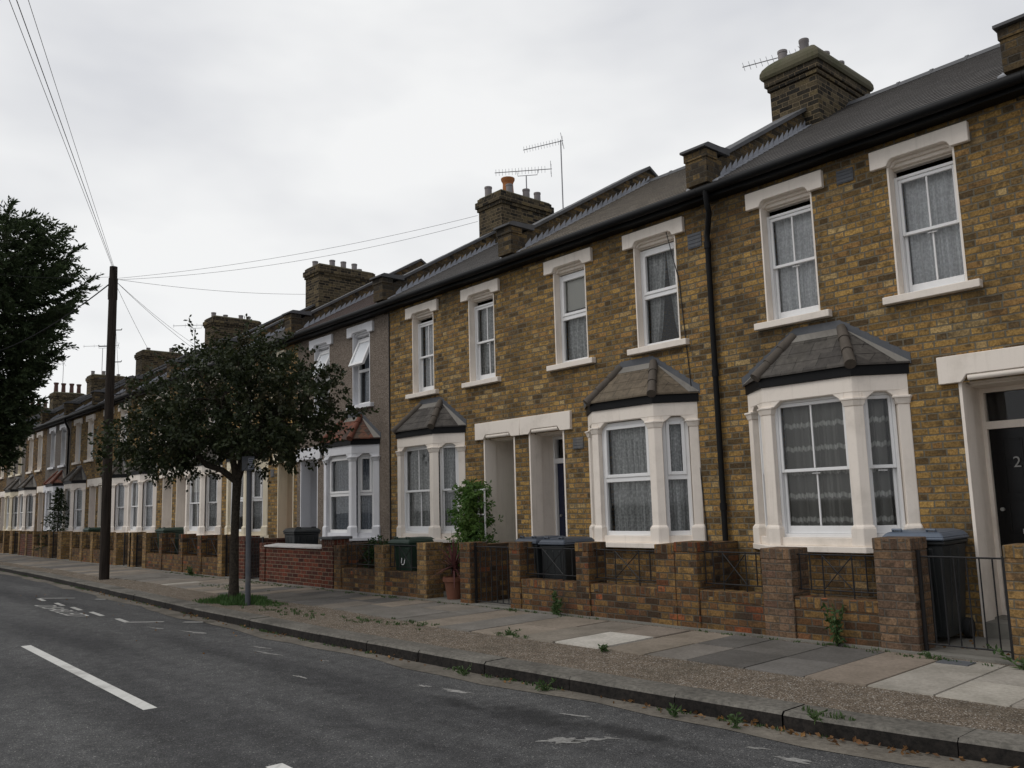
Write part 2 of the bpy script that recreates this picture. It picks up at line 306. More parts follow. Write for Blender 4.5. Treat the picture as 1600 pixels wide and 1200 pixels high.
def curtain_mat(name, c0, c1, pattern, alpha=0.9):
    s = NT(name); uv = s.n('ShaderNodeUVMap'); sx = s.n('ShaderNodeSeparateXYZ', {'Vector': uv.outputs[0]}); u, v = sx.outputs[0], sx.outputs[1]
    n = s.noise(uv.outputs[0], 26.0, 4.0, 0.7)
    if pattern == 'bands':          # dark net with pale zig-zag trims
        z = s.M('PINGPONG', s.M('MULTIPLY', u, 1.0), 0.045)
        ph = s.M('MODULO', s.M('ADD', v, s.M('MULTIPLY', z, 0.55)), 0.27)
        wv = s.M('PINGPONG', u, 0.018); dd = s.M('ABSOLUTE', s.M('SUBTRACT', ph, 0.11))
        band = s.M('MULTIPLY', s.step(dd, 0.034, 0.016), s.M('MULTIPLY_ADD', s.step(wv, 0.004, 0.012), 0.5, 0.5))
        c = s.mix(band, c0, c1); al = s.M('MULTIPLY_ADD', band, 0.3, alpha)
    else:                           # lace: fine open mesh, faint worked figure; vertical streaks paint fold shading into it
        fl = s.noise(s.vec(s.M('MULTIPLY', u, 1.0), s.M('MULTIPLY', v, .8)), 34.0, 2.0, 0.5); st = s.noise(s.vec(s.M('MULTIPLY', u, 60.0), s.M('MULTIPLY', v, 2.0)), 1.0, 3.0, 0.7)
        m = s.step(fl, 0.44, 0.60)
        c = s.mix(s.M('MULTIPLY_ADD', m, 0.25, s.M('MULTIPLY', s.step(st, 0.3, 0.7), 0.75)), c0, c1); al = s.M('MULTIPLY_ADD', m, 0.12, alpha - 0.08)
    s.base(c, 0.95, 0.05); s.set(s.b.inputs['Alpha'], s.M('MINIMUM', al, 1.0))
curtain_mat('lace_curtain', (0.66, 0.66, 0.665), (0.98, 0.98, 0.98), 'lace', 1.0)
curtain_mat('dim_lace', (0.33, 0.335, 0.33), (0.84, 0.84, 0.82), 'lace', 0.94)
curtain_mat('banded_net', (0.34, 0.33, 0.305), (0.72, 0.71, 0.67), 'bands', 0.88)
curtain_mat('plain_drape', (0.30, 0.27, 0.22), (0.55, 0.51, 0.44), 'lace', 1.08)
curtain_mat('rust_drape', (0.16, 0.075, 0.045), (0.30, 0.15, 0.09), 'lace', 1.08)
paint_mat('roller_blind', (0.62, 0.60, 0.54), 0.05, 0.9)
curtain_mat('blue_net', (0.30, 0.33, 0.38), (0.62, 0.66, 0.72), 'lace', 0.85)
def leaf_mat(name, c0, c1, c2, rough=0.5, trans=0.25):
    s = NT(name); gi = s.n('ShaderNodeNewGeometry'); P = gi.outputs['Position']
    n = s.noise(P, 1.7, 3.0, 0.6); r = gi.outputs['Random Per Island']
    c = s.mix(r, c0, c1); c = s.mix(s.M('MULTIPLY', s.step(n, 0.52, 0.7), 0.6), c, c2)
    s.base(c, rough, 0.3)
    tl = s.n('ShaderNodeBsdfTranslucent', {'Color': c}); mxs = s.n('ShaderNodeMixShader'); mxs.inputs[0].default_value = trans
    s.t.links.new(s.b.outputs[0], mxs.inputs[1]); s.t.links.new(tl.outputs[0], mxs.inputs[2]); s.t.links.new(mxs.outputs[0], s.out.inputs[0])
leaf_mat('street_leaf', (0.014, 0.022, 0.008), (0.042, 0.054, 0.018), (0.042, 0.030, 0.014), 0.62, 0.25)
leaf_mat('conifer_leaf', (0.020, 0.034, 0.013), (0.060, 0.084, 0.034), (0.036, 0.042, 0.020), 0.75, 0.3)
leaf_mat('bright_leaf', (0.05, 0.12, 0.025), (0.13, 0.22, 0.05), (0.09, 0.14, 0.03), 0.5, 0.35)
leaf_mat('weed_leaf', (0.035, 0.075, 0.02), (0.085, 0.13, 0.045), (0.06, 0.09, 0.03), 0.6)
leaf_mat('grass_leaf', (0.035, 0.085, 0.02), (0.08, 0.15, 0.04), (0.05, 0.10, 0.03), 0.6)
leaf_mat('shrub_leaf', (0.02, 0.045, 0.015), (0.05, 0.085, 0.03), (0.03, 0.06, 0.02), 0.5)
leaf_mat('purple_leaf', (0.06, 0.022, 0.024), (0.20, 0.085, 0.080), (0.10, 0.045, 0.042), 0.45)
leaf_mat('dead_leaf', (0.10, 0.050, 0.020), (0.30, 0.16, 0.055), (0.14, 0.062, 0.026), 0.7)
def bark():
    s = NT('bark'); n = s.noise(s.world(), 30.0, 5.0, 0.7)
    s.base(s.ramp(n, [(0.3, (0.018, 0.016, 0.013)), (0.7, (0.075, 0.062, 0.048))]), 0.95, 0.1); s.bump(n, 0.8, 0.015)
bark()

# ------------------------------------------------------------------ mesh building
class MB:
    def __init__(s): s.v = []; s.f = []; s.mi = []; s.uv = []; s.sm = []; s.T = None; s.tone = []; s.ct = None
    def add(s, vs, fs, mi=0, uv=0, sm=False):
        b = len(s.v)
        s.v += [tuple(s.T @ Vector(p)) for p in vs] if s.T is not None else [tuple(p) for p in vs]
        for f in fs: s.f.append([b + i for i in f]); s.mi.append(mi); s.uv.append(uv); s.sm.append(sm); s.tone.append(s.ct)
    def hexa(s, p, mi=0, uv=0):
        s.add(p, [(0, 3, 2, 1), (4, 5, 6, 7), (0, 1, 5, 4), (1, 2, 6, 5), (2, 3, 7, 6), (3, 0, 4, 7)], mi, uv)
    def box(s, x0, x1, y0, y1, z0, z1, mi=0, uv=0):
        if x0 > x1: x0, x1 = x1, x0
        s.hexa([(x0, y0, z0), (x1, y0, z0), (x1, y1, z0), (x0, y1, z0), (x0, y0, z1), (x1, y0, z1), (x1, y1, z1), (x0, y1, z1)], mi, uv)
    def taper(s, a, b, mi=0):       # two rectangles (x0,x1,y0,y1,z)
        q = lambda r: [(r[0], r[2], r[4]), (r[1], r[2], r[4]), (r[1], r[3], r[4]), (r[0], r[3], r[4])]
        s.hexa(q(a) + q(b), mi)
    def prism(s, poly, lo, hi, axis='y', mi=0, uv=0):
        n = len(poly)
        if axis == 'y': g = lambda p, t: (p[0], t, p[1])
        elif axis == 'x': g = lambda p, t: (t, p[0], p[1])
        else: g = lambda p, t: (p[0], p[1], t)
        s.add([g(p, lo) for p in poly] + [g(p, hi) for p in poly],
              [tuple(range(n))[::-1], tuple(range(n, 2*n))] + [(i, (i+1) % n, n + (i+1) % n, n + i) for i in range(n)], mi, uv)
    def quad(s, a, b, c, d, mi=0): s.add([a, b, c, d], [(0, 1, 2, 3)], mi)
    def tube(s, pts, r, n=8, mi=0, cap=True):
        pts = [Vector(p) for p in pts]; rs = r if isinstance(r, (list, tuple)) else [r]*len(pts)
        vs = []; prev = None
        for i, p in enumerate(pts):
            d = (pts[min(i+1, len(pts)-1)] - pts[max(i-1, 0)]).normalized()
            if prev is None:
                a = d.orthogonal().normalized()
            else:
                a = (prev - d*prev.dot(d)); a = a.normalized() if a.length > 1e-6 else d.orthogonal().normalized()
            prev = a; b = d.cross(a)
            for k in range(n):
                t = 2*math.pi*k/n; vs.append(p + (a*math.cos(t) + b*math.sin(t))*rs[i])
        fs = [(i*n + k, i*n + (k+1) % n, (i+1)*n + (k+1) % n, (i+1)*n + k) for i in range(len(pts)-1) for k in range(n)]
        s.add(vs, fs, mi, 0, n > 5)
        if cap: s.add(vs[:n], [tuple(range(n))[::-1]], mi); s.add(vs[-n:], [tuple(range(n))], mi)
    def lathe(s, prof, c, n=16, mi=0):
        vs = [(c[0] + r*math.cos(2*math.pi*k/n), c[1] + r*math.sin(2*math.pi*k/n), c[2] + z) for r, z in prof for k in range(n)]
        fs = [(i*n + k, i*n + (k+1) % n, (i+1)*n + (k+1) % n, (i+1)*n + k) for i in range(len(prof)-1) for k in range(n)]
        s.add(vs, fs, mi, 0, True); s.add(vs[:n], [tuple(range(n))[::-1]], mi); s.add(vs[-n:], [tuple(range(n))], mi)
    def build(s, name, mats, parent=None, bevel=0.0, recalc=True, uv=True):
        me = bpy.data.meshes.new(name); me.from_pydata(s.v, [], s.f)
        mats = mats if isinstance(mats, (list, tuple)) else [mats]
        for m in mats: me.materials.append(MAT[m])
        me.polygons.foreach_set('material_index', s.mi); me.polygons.foreach_set('use_smooth', s.sm)
        if uv:
            at = me.attributes.new('uvmode', 'INT', 'FACE'); at.data.foreach_set('value', s.uv)
        if recalc or bevel:
            bm = bmesh.new(); bm.from_mesh(me)
            if recalc: bmesh.ops.recalc_face_normals(bm, faces=bm.faces)
            if bevel:
                es = [x for x in bm.edges if len(x.link_faces) == 2 and x.calc_face_angle(0) > 0.5]
                bmesh.ops.bevel(bm, geom=es, offset=bevel, segments=1, affect='EDGES', profile=0.5)
            bm.to_mesh(me); bm.free()
        if uv:
            me.update(); ul = me.uv_layers.new(name='UVMap').data; vv = me.vertices; modes = me.attributes['uvmode'].data
            for p in me.polygons:
                nx, ny, nz = abs(p.normal.x), abs(p.normal.y), abs(p.normal.z); m = modes[p.index].value
                for li in p.loop_indices:
                    c = vv[me.loops[li].vertex_index].co
                    if nz > nx and nz > ny: q = (c.x, c.y*1.16)
                    elif nx > ny: q = (c.y, c.z)
                    else: q = (c.x, c.z)
                    ul[li].uv = (q[1] + 0.021, q[0]) if m == 1 else q
            me.attributes.remove(me.attributes['uvmode'])
        if any(t is not None for t in s.tone) and not bevel:
            ca = me.color_attributes.new('tone', 'FLOAT_COLOR', 'CORNER')
            for p in me.polygons:
                t = s.tone[p.index] or (0.2, 0.2, 0.2)
                for li in p.loop_indices: ca.data[li].color = (*t, 1)
        if any(s.sm): me.set_sharp_from_angle(angle=R(38))
        o = bpy.data.objects.new(name, me); col.objects.link(o)
        if parent: o.parent = parent
        return o
def tag(o, label=None, cat=None, group=None, kind=None):
    if label: o['label'] = label
    if cat: o['category'] = cat
    if group: o['group'] = group
    if kind: o['kind'] = kind
    return o
def root(name, loc, label, cat, group=None, rz=0.0):
    o = bpy.data.objects.new(name, None); col.objects.link(o); o.location = loc; o.rotation_euler = (0, 0, rz); o.empty_display_size = 0.2
    return tag(o, label, cat, group, 'thing')
def part(mb, name, mats, parent, **k): return mb.build(name, mats, parent, **k)
def copy_tree(o, parent=None):
    c = o.copy(); col.objects.link(c)
    if parent: c.parent = parent
    for ch in list(o.children): copy_tree(ch, c)
    return c

# ------------------------------------------------------------------ ground, road, pavement, kerb
ROAD = -0.118
def kerb_y(x):
    P = [(-90, -3.45), (-32, -3.45), (-25, -3.55), (-20, -3.72), (-16, -3.88), (-13, -4.02), (-9, -4.06), (-6.5, -4.02), (-4.2, -3.93), (-2.9, -3.85), (-1.9, -3.72), (2, -3.6), (12, -3.55)]
    for (a, ya), (b, yb) in zip(P, P[1:]):
        if a <= x <= b:
            t = (x - a)/(b - a); return ya + (yb - ya)*t
    return P[0][1] if x < P[0][0] else P[-1][1]
g = MB(); g.quad((-400, -400, -0.13), (400, -400, -0.13), (400, 400, -0.13), (-400, 400, -0.13)); tag(part(g, 'ground', 'far_ground', None), kind='structure')
g = MB(); xs = [-88 + i for i in range(101)]
for a, b in zip(xs, xs[1:]): g.quad((a, -11.5, ROAD), (b, -11.5, ROAD), (b, kerb_y(b) + 0.02, ROAD), (a, kerb_y(a) + 0.02, ROAD))
tag(part(g, 'road', 'asphalt', None), kind='structure')
g = MB()
for i in range(-30, 5):             # pavement across the road, behind the camera
    g.box(i*3 + 0.01, i*3 + 2.99, -11.8, -11.5, -0.12, 0.0); g.box(i*3 + 0.01, i*3 + 2.99, -14.5, -11.81, -0.12, 0.0)
tag(part(g, 'pavement_opposite', 'concrete', None), kind='structure')
g = MB()                            # pale channel along the kerb foot
gx = [-60 + i*0.6 for i in range(118)]
def gw(x): return 0.24 + 0.05*math.sin(x*1.7) + 0.03*math.sin(x*4.1)
for a, b in zip(gx, gx[1:]): g.quad((a, kerb_y(a) - gw(a), ROAD + 0.004), (b, kerb_y(b) - gw(b), ROAD + 0.004), (b, kerb_y(b) + 0.02, ROAD + 0.004), (a, kerb_y(a) + 0.02, ROAD + 0.004))
tag(part(g, 'road_gutter', 'gutter_strip', None), kind='structure')
g = MB(); x = -66.0; rk = random.Random(3)   # kerb stones
while x < 8:
    L = 0.92 + rk.uniform(-0.12, 0.2); a, b = x + 0.003, x + L - 0.003; ya, yb = kerb_y(a), kerb_y(b); d = rk.uniform(-0.004, 0.004); h = rk.uniform(-0.003, 0.003)
    m = 5 if x > -16 else 2
    for i in range(m):
        p, q = a + (b-a)*i/m, a + (b-a)*(i+1)/m; yp, yq = kerb_y(p) + d, kerb_y(q) + d
        if i == 0: js = [rk.uniform(-0.005, 0.005) for _ in range(m + 1)]
        f0, f1 = yp + js[i], yq + js[i+1]
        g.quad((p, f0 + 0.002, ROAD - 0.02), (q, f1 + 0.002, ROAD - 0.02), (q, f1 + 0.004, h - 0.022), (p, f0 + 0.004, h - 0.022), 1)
        g.quad((p, f0 + 0.004, h - 0.022), (q, f1 + 0.004, h - 0.022), (q, f1 + 0.024, h), (p, f0 + 0.024, h), 0)
        g.quad((p, f0 + 0.024, h), (q, f1 + 0.024, h), (q, yq + 0.30, h), (p, yp + 0.30, h), 0)
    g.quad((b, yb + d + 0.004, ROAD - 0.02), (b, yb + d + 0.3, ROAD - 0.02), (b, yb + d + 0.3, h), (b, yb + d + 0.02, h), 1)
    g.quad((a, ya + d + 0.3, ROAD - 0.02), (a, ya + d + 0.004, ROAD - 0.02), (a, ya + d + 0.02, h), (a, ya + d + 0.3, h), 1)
    x += L
tag(part(g, 'kerb', ['kerb_stone', 'kerb_face'], None, recalc=False), kind='structure')
g = MB()                            # gritty strip between kerb and flags
def slab_edge(x): return -2.75 + (0.06*math.sin(x*0.9) if x < -5 else 0) - (0.1 if -9 < x < -5 else 0)
for a, b in zip(gx, gx[1:]): g.quad((a, kerb_y(a) + 0.2, -0.006), (b, kerb_y(b) + 0.2, -0.006), (b, -1.0, -0.006), (a, -1.0, -0.006))
tag(part(g, 'pavement_verge', 'aggregate', None), kind='structure')
g = MB(); rs = random.Random(11)    # paving flags
TONES = [(0.15, 0.145, 0.135), (0.19, 0.175, 0.155), (0.12, 0.118, 0.115), (0.22, 0.195, 0.165), (0.17, 0.165, 0.155)]
cols = [(-1.2, -2.27, [(0.30, 0.285, 0.26)]), (-2.27, -2.77, [(0.34, 0.33, 0.30), (0.31, 0.30, 0.275)]), (-2.77, -3.27, [(0.30, 0.29, 0.265)]), (-3.27, -3.79, [(0.225, 0.195, 0.165)]),
        (-3.79, -4.35, [(0.13, 0.128, 0.124), (0.105, 0.103, 0.10)]), (-4.35, -4.95, [(0.095, 0.093, 0.09), (0.12, 0.117, 0.112)]), (-4.95, -5.42, [(0.17, 0.162, 0.15), (0.11, 0.108, 0.104)]),
        (-5.42, -5.95, [(0.20, 0.178, 0.15), (0.215, 0.19, 0.16)]), (-5.99, -6.62, [(0.42, 0.415, 0.39), (0.21, 0.185, 0.16)]), (-6.62, -7.2, [(0.20, 0.185, 0.16), (0.18, 0.165, 0.145)])]
xx = -7.2
while xx > -60:
    wd = rs.choice([0.45, 0.6, 0.6, 0.75]); cols.append((xx, xx - wd, [rs.choice(TONES) for _ in range(rs.choice([1, 2, 2]))])); xx -= wd
    if rs.random() < 0.06: cols[-1] = (cols[-1][0], cols[-1][1], [(0.36, 0.35, 0.32), cols[-1][2][0]])
for a, b, tn in cols:
    y0, y1 = slab_edge(a), -1.30; cut = [y0] + ([y0 + (y1-y0)*rs.uniform(0.45, 0.62)] if len(tn) == 2 else []) + [y1]
    for k, t in enumerate(tn):
        g.ct = (lambda f: (t[0]*f*1.16, t[1]*f*1.10, t[2]*f*1.04))(rs.uniform(0.92, 1.06)); dz = rs.uniform(-0.002, 0.005)
        g.hexa([(b + .005, cut[k] + .005, -0.01), (a - .005, cut[k] + .005, -0.01), (a - .005, cut[k+1] - .005, -0.01), (b + .005, cut[k+1] - .005, -0.01),
                (b + .009, cut[k] + .009, 0.004 + dz), (a - .009, cut[k] + .009, 0.004 + dz), (a - .009, cut[k+1] - .009, 0.006 + dz), (b + .009, cut[k+1] - .009, 0.006 + dz)])
tag(part(g, 'pavement', 'paving', None), kind='structure')
g = MB(); g.box(-66, 8, -1.2, 0.0, -0.05, 0.015); tag(part(g, 'front_yards', 'concrete', None), kind='structure')
# painted markings
def strip(mb, p, q, wdt, z=ROAD + 0.004):
    p, q = Vector((*p, z)), Vector((*q, z)); d = (q - p).normalized(); n_ = Vector((-d.y, d.x, 0))*wdt/2
    mb.quad(p - n_, q - n_, q + n_, p + n_)
g = MB(); strip(g, (-12.12, -6.56), (-7.33, -6.66), 0.11); strip(g, (-5.14, -6.65), (-0.6, -6.72), 0.11)
for k in range(8): strip(g, (-17.2 - k*7.0, -6.5), (-22.0 - k*7.0, -6.5), 0.11)
tag(part(g, 'centre_line_marking', 'marking_white', None), kind='structure')
g = MB()
strip(g, (-13.46, -4.97), (-13.03, -4.58), 0.06); strip(g, (-12.73, -4.40), (-12.33, -4.1), 0.06); strip(g, (-19.02, -4.89), (-18.38, -4.42), 0.06); strip(g, (-17.75, -4.22), (-17.5, -4.08), 0.06)
for a, b in ((-14.08, -13.43), (-15.44, -14.66), (-16.58, -15.86), (-17.66, -16.98), (-18.98, -18.34)): strip(g, (a, -4.92), (b, -4.96), 0.075)
tag(part(g, 'parking_bay_marking', 'worn_marking', None), kind='structure')
def text_mesh(name, txt, size, mat, M, parent=None, extrude=0.0):
    cu = bpy.data.curves.new(name, 'FONT'); cu.body = txt; cu.size = size; cu.extrude = extrude
    tmp = bpy.data.objects.new(name, cu); col.objects.link(tmp); dg = bpy.context.evaluated_depsgraph_get(); dg.update()
    me = bpy.data.meshes.new_from_object(tmp.evaluated_get(dg)); bpy.data.objects.remove(tmp)
    me.transform(M); me.materials.clear(); me.materials.append(MAT[mat]); me.name = name
    o = bpy.data.objects.new(name, me); col.objects.link(o)
    if parent: o.parent = parent
    return o
TM = Matrix(((0.92, 0.85, 0, -17.62), (-0.015, 0.60, 0, -5.30), (0, 0, 1, ROAD + 0.004), (0, 0, 0, 1)))
tag(text_mesh('bay_lettering', 'DISABLED', 0.62, 'worn_marking', TM), kind='structure')
g = MB(); rw = random.Random(5)     # worn pale scuffs on the asphalt
def ragged(cx, cy, rx, ry, rot, n=46):
    ph = [rw.uniform(0, 6.28) for _ in range(6)]; pts = []
    for k in range(n):
        t = 6.283*k/n; r_ = 1 + .30*math.sin(2*t + ph[0]) + .26*math.sin(3*t + ph[1]) + .20*math.sin(5*t + ph[2]) + .14*math.sin(9*t + ph[3]) + .10*math.sin(15*t + ph[4]); x_, y_ = rx*r_*math.cos(t), ry*r_*math.sin(t)
        pts.append((cx + x_*math.cos(rot) - y_*math.sin(rot), cy + x_*math.sin(rot) + y_*math.cos(rot), ROAD + 0.003))
    g.add(pts, [tuple(range(n))])
for a in ((-4.22, -5.06, .13, .06, .9), (-4.10, -4.92, .10, .035, .8), (-4.02, -4.80, .05, .02, .5), (-4.62, -4.52, .09, .022, .3), (-5.95, -4.60, .16, .03, .2), (-6.35, -4.66, .07, .022, .1), (-9.1, -4.8, .2, .03, .1), (-9.6, -4.68, .13, .03, .2), (-11.5, -4.7, .24, .04, .1), (-7.6, -5.2, .09, .02, .1), (-2.9, -4.42, .12, .03, .2), (-3.2, -4.36, .06, .02, .3), (-8.2, -4.62, .08, .02, .1), (-12.4, -4.9, .15, .03, .1)): ragged(*a)
tag(part(g, 'road_scuffs', 'road_wear', None, recalc=False), kind='structure')

# ------------------------------------------------------------------ houses
W = 3.85
ZE, YE, ZR, YR = 5.47, -0.25, 7.60, 3.40     # roof: eaves and ridge
SL = (ZR - ZE)/(YR - YE)
def curtain(x0, x1, z0, z1, y, mat, parent, M=None, seed=0, folds=7, style='net'):
    rr = random.Random(seed); mb = MB(); mb.T = M
    def sheet(a0, a1, b0, b1, zb, yy, folds):      # bottom edge a0-a1, top edge b0-b1
        n = 30; m = 6; ph = rr.uniform(0, 6); vs = []
        for j in range(m + 1):
            h = j/m; e0, e1 = a0 + (b0 - a0)*h**.6, a1 + (b1 - a1)*h**.6
            for i in range(n + 1):
                t = i/n; fold = math.sin(t*folds*6.283 + ph + 0.8*math.sin(t*9 + ph) + .25*h)
                vs.append((e0 + (e1 - e0)*t, yy + 0.030*fold*(1 - .3*h) + 0.006*math.sin(t*31 + ph*2), zb + (z1 - zb)*h))
        mb.add(vs, [(j*(n+1) + i, j*(n+1) + i + 1, (j+1)*(n+1) + i + 1, (j+1)*(n+1) + i) for j in range(m) for i in range(n)], 0, 0, True)
    L = x1 - x0
    if style == 'pair':
        g0, g1 = rr.uniform(.30, .42), rr.uniform(.62, .72)
        sheet(x0, x0 + L*(g0 - .14), x0, x0 + L*.47, z0, y, max(2, folds*.45)); sheet(x0 + L*(g1 + .10), x1, x0 + L*.52, x1, z0, y, max(2, folds*.45))
    else: sheet(x0, x1, x0, x1, z0, y, folds)
    c = mb.build('curtain', mat, parent, recalc=False)
    if style == 'blind':
        q = MB(); q.T = M; q.box(x0 - .01, x1 + .01, y - .075, y - .07, z0 + (z1 - z0)*rr.uniform(.60, .78), z1 + .02); q.build('blind', 'roller_blind', parent)
    return c
def bars(mb, x0, x1, z0, z1, y0, y1, t, tb=None, tt=None):
    tb = tb or t; tt = tt or t
    mb.box(x0, x0 + t, y0, y1, z0, z1); mb.box(x1 - t, x1, y0, y1, z0, z1)
    mb.box(x0 + t, x1 - t, y0 + .001, y1 - .001, z0, z0 + tb); mb.box(x0 + t, x1 - t, y0 + .001, y1 - .001, z1 - tt, z1)
def window_unit(name, parent, x0, x1, z0, z1, y, kind, cur, M=None, seed=0, split=None, bar=True):
    """a whole window: frame (the part) with its panes and curtain as sub-parts"""
    mb = MB(); mb.T = M; zm = split if split is not None else (z0 + z1)/2 + 0.02; panes = []
    if kind == 'sash':
        bars(mb, x0, x1, z0, z1, y, y + 0.10, 0.035, 0.04, 0.035)
        a, b = x0 + 0.035, x1 - 0.035
        bars(mb, a + .001, b - .001, zm - 0.022, z1 - 0.036, y + 0.012, y + 0.048, 0.032, 0.036, 0.04)
        bars(mb, a + .001, b - .001, z0 + 0.041, zm + 0.020, y + 0.052, y + 0.088, 0.032, 0.085, 0.036)
        if bar:
            xm = (a + b)/2
            mb.box(xm - .010, xm + .010, y + .016, y + .044, zm + 0.015, z1 - 0.077); mb.box(xm - .010, xm + .010, y + .056, y + .084, z0 + 0.127, zm - 0.017)
        mb.box((a+b)/2 - .05, (a+b)/2 + .05, y + .036, y + .051, zm - .05, zm - .035)
        panes = [(a + .033, b - .033, zm + .015, z1 - .077, y + .030), (a + .033, b - .033, z0 + .127, zm - .017, y + .070)]
    elif kind in ('plastic', 'open'):
        bars(mb, x0, x1, z0, z1, y, y + 0.07, 0.05, 0.06, 0.05)
        mb.box(x0 + .05, x1 - .05, y + .001, y + .069, zm - .03, zm + .03)
        if kind == 'plastic': bars(mb, x0 + .051, x1 - .051, zm + .031, z1 - .051, y - .012, y + .05, 0.045)
        panes = [(x0 + .05, x1 - .05, z0 + .06, zm - .03, y + .04)]
        if kind == 'plastic': panes.append((x0 + .096, x1 - .096, zm + .076, z1 - .096, y + .03))
    fr = mb.build(name, 'window_white', parent, bevel=0.004)
    if kind == 'open':              # top-hung light pushed out at the bottom
        h = z1 - .05 - zm - .03; L = Matrix.Translation((0, y + .01, z1 - .055)) @ Matrix.Rotation(R(-24), 4, 'X')
        q = MB(); q.T = L if M is None else M @ L
        bars(q, x0 + .045, x1 - .045, -h, 0, -.03, .03, .06); q.build('open_light', 'window_white', fr, bevel=.004)
        q = MB(); q.T = L if M is None else M @ L
        q.box(x0 + .105, x1 - .105, -.003, .003, -h + .06, -.06); q.build('pane', 'sky_white_pane', fr, recalc=True)
    q = MB(); q.T = M
    for a, b, c, d, yy in panes:
        q.quad((a, yy, c), (b, yy, c), (b, yy, d), (a, yy, d))
    q.build('pane', 'window_glass', fr, recalc=False)
    if cur:
        st = STYLE.get(seed, ('net', None)); curtain(x0 + .03, x1 - .03, z0 + .05, z1 - .03, y + .15, st[1] or cur, fr, M, seed, max(3, int((x1-x0)*9)), st[0])
    return fr

STYLE = {14: ('pair', None), 15: ('blind', None), 21: ('net', 'lace_curtain'), 22: ('net', None), 29: ('pair', 'plain_drape'), 35: ('pair', 'rust_drape'), 43: ('blind', None), 49: ('blind', None), 50: ('pair', None), 56: ('pair', None), 63: ('blind', None), 64: ('blind', None), 31: ('pair', None), 39: ('pair', 'plain_drape'), 46: ('blind', None), 52: ('net', 'blue_net'), 53: ('pair', None), 60: ('pair', 'plain_drape'), 67: ('blind', None)}
def upper_window(h, xa, xb, kind, cur, paint, seed, near):
    x0, x1 = min(xa, xb), max(xa, xb); zb, zt = 3.58, 5.04
    fr = window_unit('upper_window', h, x0 + .02, x1 - .02, zb, zt - .10 if kind == 'sash' else zt - .04, 0.115, kind, cur, seed=seed)
    q = MB()                        # painted reveals
    q.box(x0, x0 + .02, -.004, .20, zb, zt); q.box(x1 - .02, x1, -.004, .20, zb, zt); q.box(x0 + .02, x1 - .02, .12, .20, zt - .02, zt - .002)
    q.build('window_reveal', paint, fr)
    q = MB(); e_ = .165             # lintel with shouldered, chamfered underside
    P = [(x0 - e_, zt), (x0 - e_, zt + .215), (x1 + e_, zt + .215), (x1 + e_, zt), (x1 - .02, zt), (x1 - .05, zt + .055), (x1 - .085, zt + .075), (x0 + .085, zt + .075), (x0 + .05, zt + .055), (x0 + .02, zt)]
    q.prism(P, -.055, .03, 'y')
    q.prism([(x0 + .002, zt - .001), (x0 + .002, zt + .14), (x1 - .002, zt + .14), (x1 - .002, zt - .001), (x1 - .045, zt - .001), (x1 - .075, zt + .04), (x0 + .075, zt + .04), (x0 + .045, zt - .001)], .031, .07, 'y')
    q.box(x0 + .002, x1 - .002, .071, .20, zt - .001, zt + .14)
    q.build('window_lintel', paint, fr, bevel=.006 if near else 0)
    q = MB(); q.hexa([(x0 - .14, -.085, zb - .09), (x1 + .14, -.085, zb - .09), (x1 + .14, .12, zb - .09), (x0 - .14, .12, zb - .09), (x0 - .14, -.085, zb - .008), (x1 + .14, -.085, zb - .008), (x1 + .14, .12, zb), (x0 - .14, .12, zb)])
    q.build('window_sill', paint, fr, bevel=.006 if near else 0)

